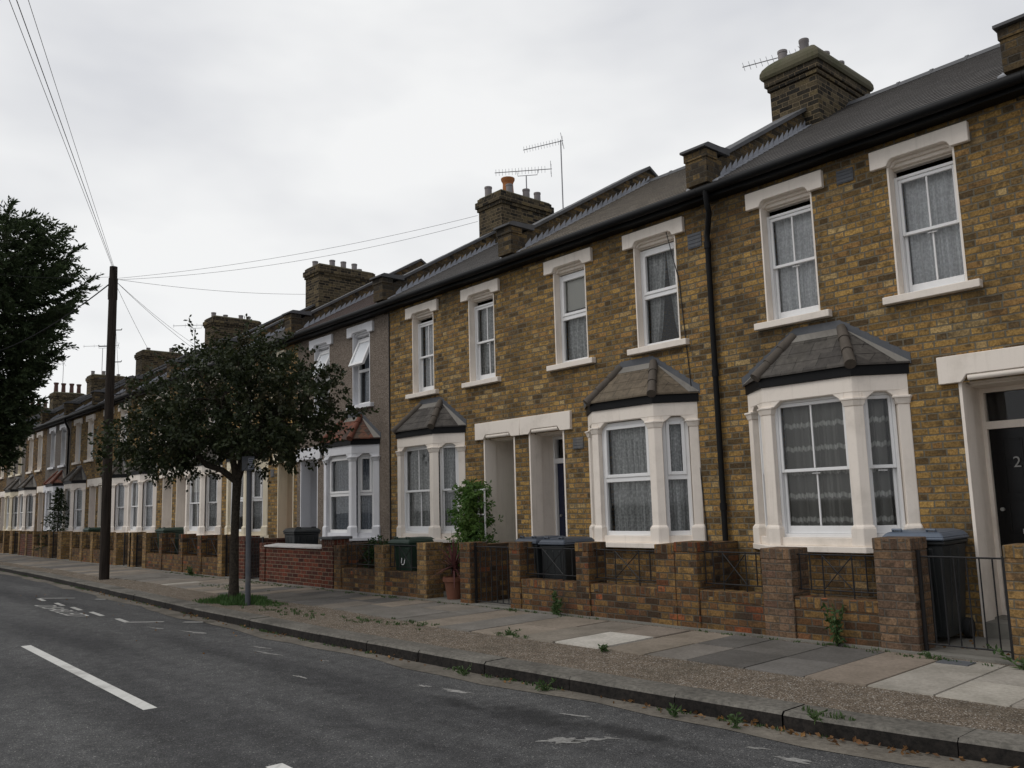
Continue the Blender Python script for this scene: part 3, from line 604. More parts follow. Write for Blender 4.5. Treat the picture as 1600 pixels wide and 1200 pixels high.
def bay_window(h, xc, kind, cur, paint, roofm, hipm, seed, near, side_cur=None):
    HW, FW, P = 0.995, 0.555, 0.38
    out = lambda d: [(xc - HW - d, 0.0), (xc - FW - d*.6, -P - d), (xc + FW + d*.6, -P - d), (xc + HW + d, 0.0)]
    q = MB()
    q.prism(out(.06), .83, .895, 'z')                                             # sill
    inn = .13
    ring = lambda d: out(d) + [(xc + HW - .19, 0.0), (xc + FW - .075, -P + inn), (xc - FW + .075, -P + inn), (xc - HW + .19, 0.0)]
    q.prism(ring(-.012), .895, .985, 'z')                                         # stall course under the sashes
    q.prism(ring(.0), 2.545, 2.72, 'z')                                           # frieze
    # piers: two at the front corners, two half piers against the wall
    sv = Vector((HW - FW, P)).normalized()
    def pier(sgn, z0, z1, g_, g1=None):
        g1 = g_ if g1 is None else g1
        def foot(g):
            cx_ = xc + sgn*FW; L1, L2 = .105 + g, .105 + g
            pts = [(cx_ - sgn*L1, -P - g), (cx_ + sgn*g*.4, -P - g), (cx_ + sgn*(sv.x*L2 + g*.5), -P + sv.y*L2 - g*.6), (cx_ + sgn*(sv.x*L2 - .10), -P + sv.y*L2 + .05), (cx_ - sgn*L1, -P + .12)]
            return pts
        a, b = foot(g_), foot(g1); n_ = len(a)
        q.add([(*p, z0) for p in a] + [(*p, z1) for p in b], [tuple(range(n_))[::-1], tuple(range(n_, 2*n_))] + [(i, (i+1) % n_, n_ + (i+1) % n_, n_ + i) for i in range(n_)])
    def half(sgn, z0, z1, g_, g1=None):
        g1 = g_ if g1 is None else g1
        def foot(g):
            wx = xc + sgn*HW; L = .125 + g
            return [(wx + sgn*g, -.0), (wx + sgn*g, -.012 - g), (wx - sgn*(sv.x*L), -sv.y*L - g), (wx - sgn*(sv.x*L + .06), -sv.y*L + .08), (wx - sgn*.19, 0.0)]
        a, b = foot(g_), foot(g1); n_ = len(a)
        q.add([(*p, z0) for p in a] + [(*p, z1) for p in b], [tuple(range(n_))[::-1], tuple(range(n_, 2*n_))] + [(i, (i+1) % n_, n_ + (i+1) % n_, n_ + i) for i in range(n_)])
    for sgn in (-1, 1):
        for fn in (pier, half):
            fn(sgn, .895, 1.09, .024); fn(sgn, 1.09, 1.125, .024, .003); fn(sgn, 1.12, 2.395, .0); fn(sgn, 2.395, 2.46, .006, .026); fn(sgn, 2.46, 2.485, .034); fn(sgn, 2.485, 2.55, -.004)
    # shouldered heads over the three lights
    def head(M, L):
        q.T = M; e_ = .10; P_ = [(e_, 2.475), (e_, 2.56), (L - e_, 2.56), (L - e_, 2.475), (L - e_ - .05, 2.475), (L - e_ - .085, 2.505), (L - e_ - .13, 2.54), (e_ + .13, 2.54), (e_ + .085, 2.505), (e_ + .05, 2.475)]
        q.prism(P_, .004, .085, 'y'); q.T = None
    def frameM(p, r):
        p, r = Vector((*p, 0)), Vector((*r, 0)); d = (r - p).normalized(); n_ = Vector((-d.y, d.x, 0))
        return Matrix(((d.x, n_.x, 0, p.x), (d.y, n_.y, 0, p.y), (0, 0, 1, 0), (0, 0, 0, 1))), (r - p).length
    o = out(0); sides = [frameM(o[0], o[1]), frameM(o[1], o[2]), frameM(o[2], o[3])]
    for M, L in sides: head(M, L)
    st = q.build('bay_window', paint, h, bevel=.005 if near else 0)
    for k, (M, L) in enumerate(sides):
        a, b = (.13, L - .105) if k == 0 else ((.105, L - .105) if k == 1 else (.105, L - .13))
        window_unit('window_frame', st, a, b, .985, 2.545 if kind == 'sash' else 2.532, .075, kind, cur, M, seed + k, split=1.74, bar=(k == 1))
    q = MB(); q.prism(out(.025) + [(xc + HW - .2, 0.0), (xc + FW - .1, -P + .12), (xc - FW + .1, -P + .12), (xc - HW + .2, 0.0)], 2.723, 2.83, 'z'); q.build('bay_fascia', 'black_paint', st)
    # hipped lean-to roof
    q = MB(); e0 = out(.055); ze, zt = 2.84, 3.34; tw = .30
    E_ = [(*p, ze) for p in e0]; T = [(xc - tw, 0.0, zt), (xc + tw, 0.0, zt)]
    n_rows = 4
    def lerp(a, b, t): return tuple(a[i] + (b[i] - a[i])*t for i in range(3))
    def face(a, b, c, d):           # courses from eave edge ab up to edge cd
        for i in range(n_rows):
            t0, t1 = i/n_rows, (i+1)/n_rows; lift = .010
            A, B, C_, D_ = lerp(a, d, t0), lerp(b, c, t0), lerp(b, c, t1), lerp(a, d, t1)
            up = lambda p, l: (p[0], p[1], p[2] + l)
            q.add([up(A, lift), up(B, lift), up(C_, 0), up(D_, 0)], [(0, 1, 2, 3)]); q.add([up(A, -.012), up(B, -.012), up(B, lift), up(A, lift)], [(0, 1, 2, 3)])
    face(E_[1], E_[2], T[1], T[0]); face(E_[0], E_[1], T[0], T[0]); face(E_[2], E_[3], T[1], T[1]); q.add([(p[0], p[1], ze - .012) for p in E_], [(0, 1, 2, 3)])
    q.build('bay_roof', roofm, st, recalc=False)
    for k, t_ in ((1, 0), (2, 1)):
        q = MB(); a, b = Vector(E_[k]), Vector(T[t_]); d = b - a
        for i in range(3):
            p0, p1 = a + d*(i/3 - (.02 if i == 0 else .015)), a + d*((i + 1)/3)
            q.tube([p0 + Vector((0, 0, .01)), p1 + Vector((0, 0, .004))], [.064, .055], 12)
        q.build('hip_tile', hipm, st)
    q = MB()                        # stepped lead flashing on the wall
    for sgn, e3, t1 in ((-1, E_[0], T[0]), (1, E_[3], T[1])):
        n_ = 7
        for i in range(n_):
            a, b = lerp(e3, t1, i/n_), lerp(e3, t1, (i+1)/n_)
            pol = [(a[0], a[2] - .02), (b[0], b[2] - .02), (b[0], b[2] + .085), (a[0], b[2] + .03)]
            q.prism(pol if sgn < 0 else pol[::-1], -.008, -.002, 'y')
    q.box(xc - tw, xc + tw, -.008, -.002, zt - .02, zt + .095); q.build('flashing', 'dark_lead', st)
    q = MB()
    for e3, e2, t1 in ((E_[0], E_[1], T[0]), (E_[3], E_[2], T[1])):
        up = Vector((0, 0, .014)); a, b = Vector(e3) + up, Vector(t1) + up; c, d = Vector(e3).lerp(Vector(e2), .24) + up, Vector(t1).lerp(Vector(e2), .02) + up
        q.add([a, c, d, b], [(0, 1, 2, 3)]); q.add([a, c, Vector(e3).lerp(Vector(e2), .24), e3], [(0, 1, 2, 3)])
    a, b = Vector(T[0]), Vector(T[1]); fa, fb = a.lerp(Vector(E_[1]), .2), b.lerp(Vector(E_[2]), .2); u_ = Vector((0, 0, .014))
    q.add([fa + u_, fb + u_, b + u_, a + u_], [(0, 1, 2, 3)])
    q.build('mortar_fillet', 'mortar_fillet', st, recalc=False)
    return st

def roof_z(y): return ZE + SL*(y - YE) if y <= YR else ZR - SL*(y - YR)
def parapet(h, x, near, y_to=YR):
    q = MB(); a, b = x - .15, x + .15; yb = 2*YR - YE
    q.prism([(-.02, 5.30), (-.02, roof_z(-.02) + .27), (YR, ZR + .27), (yb, roof_z(yb) + .27), (yb, 5.0)], a, b, 'x')
    q.box(x - .165, x + .165, -.26, -.021, 5.52, 5.98); q.box(x - .15, x + .15, -.20, -.021, 5.45, 5.52); q.box(x - .178, x + .178, -.275, -.021, 5.86, 5.96)
    pr = q.build('parapet', 'parapet_brick', h)
    q = MB()                        # coping
    def slope(y0, y1, segs):
        for i in range(segs):
            p, r = y0 + (y1 - y0)*i/segs, y0 + (y1 - y0)*(i+1)/segs - .006
            z0, z1 = roof_z(p) + .27, roof_z(r) + .27
            q.hexa([(x - .19, p, z0 - .01), (x + .19, p, z0 - .01), (x + .19, r, z1 - .01), (x - .19, r, z1 - .01), (x - .19, p, z0 + .045), (x + .19, p, z0 + .045), (x + .19, r, z1 + .05), (x - .19, r, z1 + .05)])
    slope(.22, YR, 5); slope(YR, 2*YR - YE, 4)
    q.prism([(-.325, 5.975), (-.325, 6.005), (-.24, 6.05), (.05, 6.055), (.24, 6.075), (.24, 5.975)], x - .20, x + .20, 'x')
    q.build('coping', 'coping_stone', pr)
    for sgn in (-1, 1):             # soakers: lead band with saw teeth
        q = MB(); X_ = x + sgn*.150; n_ = 24 if near else 10; L = YR - .05
        x0, x1 = (X_, X_ + .006) if sgn > 0 else (X_ - .006, X_)
        for i in range(n_):
            y0, y1 = .05 + L*i/n_, .05 + L*(i+1)/n_; z0, z1 = roof_z(y0), roof_z(y1)
            q.prism([(y0, z0 - .05), (y1, z1 - .05), (y1, z1 + .125), (y0 + .015, z0 + .065)], x0, x1, 'x')
        xo = x0 - .10 if sgn < 0 else x1; q.hexa([(xo, -.15, roof_z(-.15) + .004), (xo + .10, -.15, roof_z(-.15) + .004), (xo + .10, YR, ZR + .004), (xo, YR, ZR + .004), (xo, -.15, roof_z(-.15) + .022), (xo + .10, -.15, roof_z(-.15) + .022), (xo + .10, YR, ZR + .022), (xo, YR, ZR + .022)])
        q.build('flashing', 'lead', pr)
def chimney(h, x, y0, y1, top, pots, near, mossy=False):
    q = MB(); a, b = x - .40, x + .40; zc = top - .42
    q.box(a, b, y0, y1, 6.3, zc); q.box(a - .03, b + .03, y0 - .03, y1 + .03, zc, zc + .075); q.box(a - .06, b + .06, y0 - .06, y1 + .06, zc + .075, zc + .22); q.box(a - .02, b + .02, y0 - .02, y1 + .02, zc + .22, zc + .30)
    ch = q.build('chimney', 'sooty_brick', h, bevel=.006 if near else 0)
    q = MB(); st = [(.085, zc + .20), (.105, zc + .24), (.10, zc + .31), (.07, zc + .38), (.0, zc + .46), (-.09, zc + .53), (-.18, zc + .57), (-.28, zc + .585)] if mossy else [(.0, zc + .30), (-.02, zc + .335), (-.12, zc + .37)]
    for (g0, z0), (g1, z1) in zip(st, st[1:]): q.taper((a - g0, b + g0, y0 - g0, y1 + g0, z0), (a - g1, b + g1, y0 - g1, y1 + g1, z1))
    q.build('flaunching', 'flaunching', ch)
    for px, py, r, hh, m in pots:
        q = MB(); z = zc + (.44 if mossy else .33)
        prof = [(r*.96, 0), (r*.96, hh*.82), (r*1.05, hh*.85), (r*1.05, hh), (r*.8, hh), (r*.8, hh*.9)] if hh < .35 else [(r*1.05, 0), (r, hh*.1), (r*.86, hh*.72), (r*.9, hh*.80), (r*1.12, hh*.9), (r*1.16, hh), (r*.9, hh), (r*.85, hh*.85)]
        q.lathe(prof, (x + px, y0 + (y1 - y0)*py, z), 14); q.build('chimney_pot', m, ch)
    return ch
def small_pots(n, rr):
    return [(rr.choice((-.17, .17)), (i + .5)/n, .085, rr.uniform(.17, .25), 'pot_grey') for i in range(n)]

def house(bx, s, label, wall='stock_brick', upper='sash', bay='sash', cur='lace_curtain', bay_cur=None, paint='cream_paint', roofm='slate', bay_roofm='bay_slate', hipm='hip_clay', door='navy_paint',
          uw=((.71, 1.43), (2.37, 3.09)), chim=None, near=True, seed=0, vents=(), downpipe=False, recess=.62):
    h = root('terraced_house', (bx, 0, 0), label, 'house', 'terraced houses along the street')
    X = lambda u: s*u; I = lambda a, b: (min(X(a), X(b)), max(X(a), X(b)))
    xl, xr = I(0.0, W); DB = 2*YR - YE - .2
    DU = (2.88, 3.68); DZ = 2.55
    holes = [(*I(*uw[0]), 3.52, 5.15), (*I(*uw[1]), 3.52, 5.15), (*I(*DU), .0, DZ), (*I(.60, 2.15), .90, 2.60)]
    q = MB(); xsn = sorted({xl, xr} | {v for hl in holes for v in hl[:2]}); zs = sorted({-.05, 5.42} | {v for hl in holes for v in hl[2:]})
    for a, b in zip(xsn, xsn[1:]):
        for c, d in zip(zs, zs[1:]):
            mx_, mz_ = (a+b)/2, (c+d)/2
            if not any(hl[0] < mx_ < hl[1] and hl[2] < mz_ < hl[3] for hl in holes): q.quad((a, 0, c), (b, 0, c), (b, 0, d), (a, 0, d))
    e_ = .004
    q.quad((xl + e_, 0, -.05), (xl + e_, DB, -.05), (xl + e_, DB, 5.42), (xl + e_, 0, 5.42)); q.quad((xr - e_, 0, -.05), (xr - e_, DB, -.05), (xr - e_, DB, 5.42), (xr - e_, 0, 5.42))
    q.quad((xl, DB, -.05), (xr, DB, -.05), (xr, DB, 5.42), (xl, DB, 5.42)); q.quad((xl, 0, 5.42), (xr, 0, 5.42), (xr, DB, 5.42), (xl, DB, 5.42))
    xc = X(1.375); q.build('wall', wall, h, recalc=False)
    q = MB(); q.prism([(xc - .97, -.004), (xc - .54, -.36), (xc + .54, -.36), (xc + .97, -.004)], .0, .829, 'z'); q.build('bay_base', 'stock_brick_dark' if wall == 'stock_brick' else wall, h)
    # main roof in stepped courses
    q = MB(); n_ = 26
    for i in range(n_):
        y0, y1 = YE - .04 + (YR - YE + .04)*i/n_, YE - .04 + (YR - YE + .04)*(i+1)/n_; z0, z1 = roof_z(y0), roof_z(y1)
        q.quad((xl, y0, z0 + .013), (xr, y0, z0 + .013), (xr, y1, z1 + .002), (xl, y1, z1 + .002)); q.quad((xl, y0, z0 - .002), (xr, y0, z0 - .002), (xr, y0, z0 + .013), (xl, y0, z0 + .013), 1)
    yb = 2*YR - YE; q.quad((xl, YR, ZR), (xr, YR, ZR), (xr, yb, ZE), (xl, yb, ZE)); q.quad((xl, YE - .04, ZE - .03), (xr, YE - .04, ZE - .03), (xr, .05, ZE - .045), (xl, .05, ZE - .045))
    rf = q.build('roof', [roofm, 'course_edge_shade'], h, recalc=False)
    q = MB(); k = xl + .2; nr = int((W - .4)/.44)
    for i in range(nr):
        a, b = xl + .2 + (W - .4)*i/nr, xl + .2 + (W - .4)*(i+1)/nr
        q.prism([(YR - .15, ZR - .075), (YR - .03, ZR + .035), (YR + .03, ZR + .035), (YR + .15, ZR - .075), (YR, ZR - .02)], a, b - .012, 'x')
        q.prism([(YR - .165, ZR - .085), (YR - .03, ZR + .048), (YR + .03, ZR + .048), (YR + .165, ZR - .085), (YR, ZR - .02)], a - .02, a + .03, 'x')
    q.build('ridge_tile', 'coping_stone', rf)
    q = MB(); q.box(xl + .001, xr - .001, -.19, -.15, 5.325, 5.455); q.box(xl + .001, xr - .001, -.149, -.002, 5.33, 5.35); q.build('fascia_board', 'black_paint', h)
    q = MB(); q.tube([(xl + .002, -.255, 5.418), (xr - .002, -.255, 5.418)], .058, 12); q.build('gutter', 'black_paint', h)
    if downpipe:
        q = MB(); xd = X(-.02) if downpipe is True else downpipe
        q.tube([(xd + .16, -.27, 5.40), (xd + .16, -.25, 5.22), (xd + .15, -.20, 5.12), (xd + .03, -.075, 4.95), (xd, -.06, 4.86), (xd, -.06, .02)], .037, 10)
        for z in (4.7, 3.0, 1.3): q.tube([(xd, -.06, z), (xd, -.06, z + .09)], .046, 10)
        q.build('downpipe', 'black_paint', h)
    if s > 0: parapet(h, X(0), near)
    else: parapet(h, X(W), near)
    if chim: chimney(h, X(0), *chim[:4], near, len(chim) > 4)
    for i, p in enumerate(uw):
        upper_window(h, X(p[0]), X(p[1]), upper, cur, paint, seed*7 + i, near)
    bay_window(h, xc, bay, bay_cur or cur, paint, bay_roofm, hipm, seed*7 + 3, near)
    # porch: lintel, painted recess, step, door
    d0, d1 = I(*DU); l0, l1 = I(2.70, W - .002); q = MB(); m0, m1 = d0 + .10, d1 - .10
    q.prism([(l0, DZ), (l0, DZ + .285), (l1, DZ + .285), (l1, DZ), (m1 + .06, DZ), (m1 + .04, DZ + .02), (m1, DZ + .075), (m0, DZ + .075), (m0 - .04, DZ + .02), (m0 - .06, DZ)], -.05, .10, 'y')
    q.tube([(m0 + .005, -.012, DZ + .045), (m1 - .005, -.012, DZ + .045)], .034, 10)
    q.box(m0 - .05, m1 + .05, .102, .20, DZ - .001, DZ + .10)
    q.build('porch_lintel', paint, h, bevel=.006 if near else 0)
    q = MB(); B_ = recess
    for a, sg in ((d0, 1), (d1, -1)):
        q.box(a, a + sg*.03, -.004, .24, .0, DZ); q.box(a - sg*.03, a, .241, B_, .0, DZ)
    q.box(d0 - .03, d1 + .03, .20, B_, DZ - .02, DZ + .02); pc = q.build('porch_recess', paint, h)
    q = MB(); q.box(d0 + .031, d1 - .031, -.02, .24, .0, .165); q.box(d0 + .001, d1 - .001, .241, B_, .0, .175); q.build('door_step', 'concrete', h)
    q = MB(); f0, f1 = d0 - .028, d1 + .028
    q.box(f0, f0 + .065, B_ - .09, B_, .176, DZ - .021); q.box(f1 - .065, f1, B_ - .09, B_, .176, DZ - .021); q.box(f0 + .065, f1 - .065, B_ - .088, B_, 2.09, 2.17); q.box(f0 + .065, f1 - .065, B_ - .088, B_, DZ - .07, DZ - .022)
    q.box(f0 + .065, f1 - .065, B_ - .10, B_ - .03, .176, .215)
    df = q.build('door_frame', 'window_white' if door != 'gloss_black' else paint, h)
    q = MB(); q.quad((f0 + .065, B_ - .03, 2.17), (f1 - .065, B_ - .03, 2.17), (f1 - .065, B_ - .03, DZ - .07), (f0 + .065, B_ - .03, DZ - .07)); q.build('fanlight', 'window_glass', df, recalc=False)
    q = MB(); q.box(f0 + .0, f1 - .0, B_ + .05, B_ + .06, 0, DZ); q.build('hall_dark_board', 'hall_shade', df)  # near-black board behind the fanlight; the unlit hall's darkness is its colour
    q = MB(); a, b = f0 + .068, f1 - .068; q.box(a, b, B_ - .045, B_ - .01, .216, 2.088)
    c = (a + b)/2
    for (p0, p1) in ((a + .11, c - .05), (c + .05, b - .11)):
        for (z0, z1) in ((.42, .86), (1.0, 1.36), (1.42, 1.70), (1.74, 1.98)):
            bars(q, p0, p1, z0, z1, B_ - .052, B_ - .044, .022)
    dr = q.build('door', door, h, bevel=.003 if near else 0)
    q = MB(); q.box(c - .13, c + .13, B_ - .058, B_ - .046, 1.0, 1.05); q.build('letter_box', 'number_metal', dr)
    q = MB(); q.tube([(a + .06, B_ - .045, 1.25), (a + .06, B_ - .075, 1.25)], .02, 10); q.build('door_lock', 'number_metal', dr)
    for (u_, z_, w_, h_) in vents:
        q = MB(); x_ = X(u_); q.box(x_ - w_/2, x_ + w_/2, -.012, -.001, z_ - h_/2, z_ + h_/2)
        for i in range(4): q.box(x_ - w_/2 + .01, x_ + w_/2 - .01, -.018, -.0125, z_ - h_/2 + h_*(i + .3)/4, z_ - h_/2 + h_*(i + .62)/4)
        q.build('air_vent', 'vent_grey', h)
    return h, dr

rp_ = random.Random(21)
hA, dA = house(-6.30, 1, 'yellow brick house with glossy black front door, nearest complete house of the row', cur='lace_curtain', bay_cur='banded_net', door='gloss_black', uw=((.73, 1.44), (2.35, 3.07)), seed=1, vents=((1.87, 5.10, .20, .16),),
      chim=(2.40, 3.98, 8.22, [(-.24, .12, .075, .26, 'pot_grey'), (.12, .14, .075, .30, 'pot_grey'), (.2, .45, .075, .22, 'pot_grey'), (.2, .75, .075, .22, 'pot_grey')], True))
hB, _ = house(-6.30, -1, 'yellow brick house with thick white plastic window frames and brown tiled roofs', upper='plastic', bay='plastic', cur='dim_lace', bay_cur='dim_lace', roofm='brown_tile', bay_roofm='bay_brown_tile', door='navy_paint',
      uw=((.59, 1.34), (2.30, 3.00)), seed=2, vents=((.27, 4.88, .22, .2), (2.58, 2.33, .21, .17)), downpipe=-.03)
hC, _ = house(-14.0, 1, 'yellow brick house with dark slate bay roof and climbing shrub beside its bay', cur='dim_lace', bay_cur='dim_lace', door='green_paint', uw=((.80, 1.49), (2.54, 3.24)), seed=3, recess=.80,
      chim=(2.70, 4.22, 8.50, [(-.22, .1, .085, .26, 'pot_grey'), (.2, .28, .08, .26, 'pot_grey'), (-.05, .40, .14, .52, 'terracotta'), (.2, .62, .085, .26, 'pot_grey'), (.2, .85, .08, .26, 'pot_grey')]))
hD, _ = house(-14.0, -1, 'brown pebbledashed house with white trim, red bay roof and an open upper window', wall='pebbledash', upper='open', bay='plastic', cur='blue_net', bay_cur='blue_net', paint='grey_white_paint', roofm='dark_red_tile', bay_roofm='bay_red_tile', hipm='hip_red',
      uw=((.72, 1.40), (2.38, 3.06)), door='navy_paint', seed=4)
def pots_n(n): return small_pots(n, rp_)
hE, _ = house(-21.7, 1, 'yellow brick house behind the small street tree, next to the pebbledashed house', bay='plastic', cur='dim_lace', paint='yellow_cream_paint', door='red_paint', seed=5, vents=((2.6, 2.36, .18, .18),), chim=(2.40, 4.25, 8.58, pots_n(5)), near=False)
hF, _ = house(-21.7, -1, 'yellow brick house half hidden by the left side of the street tree', cur='dim_lace', door='white_paint', seed=6, near=False)
hG, _ = house(-29.4, 1, 'yellow brick house right of the telegraph pole with green wheelie bin in front', cur='lace_curtain', door='white_paint', seed=7, chim=(2.45, 4.2, 8.50, pots_n(4)), near=False)
hH, _ = house(-29.4, -1, 'yellow brick house standing directly behind the telegraph pole', cur='lace_curtain', door='green_paint', seed=8, near=False)
hI, _ = house(-37.1, 1, 'reddish yellow brick house left of the telegraph pole, beside a black downpipe', cur='dim_lace', door='red_paint', seed=9, chim=(2.5, 4.2, 8.48, pots_n(2)), near=False)
hJ, _ = house(-37.1, -1, 'grey rendered house with red tiled bay roof and dark potted fir in front', wall='grey_render', cur='dim_lace', bay_roofm='bay_red_tile', hipm='hip_red', paint='grey_white_paint', door='white_paint', seed=10, near=False, downpipe=-.10)
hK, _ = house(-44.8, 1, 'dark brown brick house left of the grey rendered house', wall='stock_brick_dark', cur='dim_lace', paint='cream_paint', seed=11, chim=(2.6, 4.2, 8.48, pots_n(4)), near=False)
hL, _ = house(-44.8, -1, 'grey brown rendered house below the edge of the big conifer', wall='grey_render', cur='dim_lace', paint='yellow_cream_paint', seed=12, near=False)
tall = [(0.05*(-1)**i, (i + .5)/4, .115, .58, 'dark_pot') for i in range(4)]
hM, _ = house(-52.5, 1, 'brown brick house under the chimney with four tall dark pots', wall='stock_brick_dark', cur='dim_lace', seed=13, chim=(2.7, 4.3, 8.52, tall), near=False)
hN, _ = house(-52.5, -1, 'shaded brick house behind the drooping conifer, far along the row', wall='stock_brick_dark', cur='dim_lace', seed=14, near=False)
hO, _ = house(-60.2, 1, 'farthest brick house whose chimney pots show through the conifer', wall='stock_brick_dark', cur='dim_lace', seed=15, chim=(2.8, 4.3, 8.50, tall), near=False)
hZ, _ = house(1.40, -1, 'brick house cut off by the right edge, only its roof parapet showing', cur='dim_lace', seed=16, near=True)
# house number on the black door
q = text_mesh('door_number', '2', .16, 'number_metal', Matrix.Translation((3.125, .62 - .060, 1.68)) @ Matrix.Rotation(R(90), 4, 'X'), dA, .004)

q = MB(); q.box(2.851, 2.862, .34, .50, 2.12, 2.24)
for i in range(4): q.box(2.8625, 2.867, .35, .49, 2.13 + i*.027, 2.143 + i*.027)
q.build('air_vent', 'vent_grey', hC)
q = MB(); q.box(2.851, 2.872, .66, .70, 1.30, 1.37); q.build('door_bell', 'black_paint', hC)

# ------------------------------------------------------------------ garden walls, railings, gates
GY = -1.16
def railing(parent, a, b, z0, z1, y):
    q = MB(); r = .0075; q.tube([(a, y, z1), (b, y, z1)], r, 6); q.tube([(a, y, z0 + .05), (b, y, z0 + .05)], r, 6); L = b - a
    for t in (.03, .16, .32, .68, .84, .97): q.tube([(a + L*t, y, z0 - (.03 if t in (.32, .68) else -.05)), (a + L*t, y, z1 + .012)], r, 6)
    q.tube([(a + L*.32, y - .004, z1 - .01), (a + L*.68, y - .004, z0 + .06)], r*.8, 6); q.tube([(a + L*.32, y + .004, z0 + .06), (a + L*.68, y + .004, z1 - .01)], r*.8, 6)
    q.build('railing', 'black_iron', parent)
def garden_wall(x0, label, pillars, lows, dividers=(), wall='garden_brick', pil='pillar_brick', rail=True, low_h=.43, coping=None, near=True):
    gw_ = root('garden_wall', (x0, GY, 0), label, 'garden wall', 'front garden walls')
    for (a, b, h, m) in pillars:
        q = MB(); a, b = a - x0, b - x0; q.box(a, b, -.012, .33, -.04, h - .11); q.box(a - .004, b + .004, -.016, .334, h - .11, h, 0, 1)
        q.build('pillar', m or pil, gw_, bevel=.007 if near else 0)
    if lows:
        q = MB()
        for (a, b, h) in lows:
            a, b = a - x0, b - x0; q.box(a, b, .012, .225, -.04, h - .108)
            if coping is None: q.box(a, b, .009, .228, h - .108, h, 0, 1)
            else: q.box(a, b, .012, .225, h - .109, h)
        q.build('low_wall', wall, gw_, bevel=.005 if near else 0)
        if rail:
            for (a, b, h) in lows: railing(gw_, a - x0 + .005, b - x0 - .005, h + .02, h + .42, .11)
        if coping:
            q = MB()
            for (a, b, h) in lows:
                L = b - a; n_ = max(1, round(L/.6))
                for i in range(n_): q.hexa([(a - x0 + L*i/n_ + .005, -.03, h), (a - x0 + L*(i+1)/n_ - .005, -.03, h), (a - x0 + L*(i+1)/n_ - .005, .27, h), (a - x0 + L*i/n_ + .005, .27, h), (a - x0 + L*i/n_ + .005, -.03, h + .035), (a - x0 + L*(i+1)/n_ - .005, -.03, h + .035), (a - x0 + L*(i+1)/n_ - .005, .27, h + .065), (a - x0 + L*i/n_ + .005, .27, h + .065)])
            q.build('coping', coping, gw_, bevel=.006)
    for (x, h) in dividers:
        q = MB(); q.box(x - x0 - .11, x - x0 + .11, .335, -GY - .01, -.03, h); q.build('divider_wall', wall, gw_)
    return gw_
def gate(x0, x1, label, h=.86, n=8, z0=.10, top=True, y=GY + .08, closer=True):
    g_ = root('garden_gate', (x0, y, 0), label, 'gate', 'iron garden gates'); L = x1 - x0; r = .0085
    q = MB(); q.tube([(.02, 0, z0), (L - .02, 0, z0)], r, 6)
    if top: q.tube([(.02, 0, h), (L - .02, 0, h)], r, 6)
    q.box(.0, .028, -.014, .014, z0 - .06, h + .06); q.box(L - .028, L, -.014, .014, z0 - .06, h + .02); q.build('gate_frame', 'black_iron', g_)
    for i in range(1, n):
        q = MB(); q.tube([(L*i/n, 0, z0), (L*i/n, 0, h + (0 if top else .03*math.sin(3.14*i/n)))], r*.85, 6); q.build('bar', 'black_iron', g_)
    return g_
garden_wall(-2.45, 'brick pillar at the far right edge beside the black gate', [(-2.76, -2.36, .98, 'pillar_brick')], [(-2.36, .6, .43)], ())
garden_wall(-6.30, 'low brick wall with three stout pillars before the house with the black door', [(-6.27, -5.96, .96, 'garden_brick'), (-5.13, -4.78, .91, 'mauve_brick'), (-3.90, -3.54, 1.03, 'mauve_brick')], [(-5.96, -5.13, .43), (-4.78, -3.90, .43)], ((-6.30, .92),))
garden_wall(-10.15, 'dark low brick wall with railings before the plastic windowed house', [(-6.56, -6.275, .93, 'garden_brick'), (-7.88, -7.65, .93, 'garden_brick'), (-9.19, -8.97, .92, 'garden_brick')], [(-7.65, -6.56, .42), (-8.97, -7.88, .42)])
garden_wall(-14.0, 'brown brick wall whose open gateway shows a red terracotta pot', [(-10.33, -10.08, .90, 'garden_brick'), (-11.45, -11.20, .88, 'pillar_brick'), (-12.72, -12.44, .82, 'pillar_brick'), (-14.10, -13.86, .80, 'garden_brick')], [(-13.86, -12.72, .40), (-12.44, -11.45, .40)], ((-10.2, .86), (-14.0, .82)))
gd = garden_wall(-17.85, 'deep red brick wall topped with white coping slabs', [(-14.56, -14.13, .90, 'red_brick'), (-17.22, -16.98, .80, 'red_brick'), (-18.28, -17.95, .93, 'red_brick')], [(-16.98, -14.56, .72)], ((-18.1, .85),), wall='red_brick', rail=False, coping='pale_coping')
q = MB(); q.box(-14.60 + 17.85, -14.09 + 17.85, -.06, .38, .90, .95); q.build('pillar_cap', 'coping_stone', gd, bevel=.01)
garden_wall(-21.7, 'low brick wall with slim pillars behind the small street tree', [(-19.43, -19.18, .95, 'pillar_brick'), (-20.64, -20.41, .93, 'garden_brick'), (-21.86, -21.62, .95, 'garden_brick')], [(-20.41, -19.43, .42), (-21.62, -20.64, .42)], ((-21.7, .9),), near=False)
garden_wall(-25.55, 'brick wall with a bright yellow gate pillar left of the street tree', [(-23.28, -23.08, .96, 'garden_brick'), (-24.58, -24.30, .97, 'pillar_brick'), (-25.66, -25.35, .98, 'pillar_brick')], [(-23.08, -21.86, .42), (-24.30, -23.28, .42)], ((-25.5, .9),), near=False)
far_lab = {(-29.4, 1): 'shaded brick garden wall just right of the telegraph pole foot', (-29.4, -1): 'brick garden wall hidden by the telegraph pole foot', (-37.1, 1): 'long low brick wall with railings left of the telegraph pole', (-37.1, -1): 'garden wall in plain red brick before the grey rendered house',
           (-44.8, 1): 'dark garden wall left of the plain red brick one', (-44.8, -1): 'dim garden wall touching the left edge of the picture'}
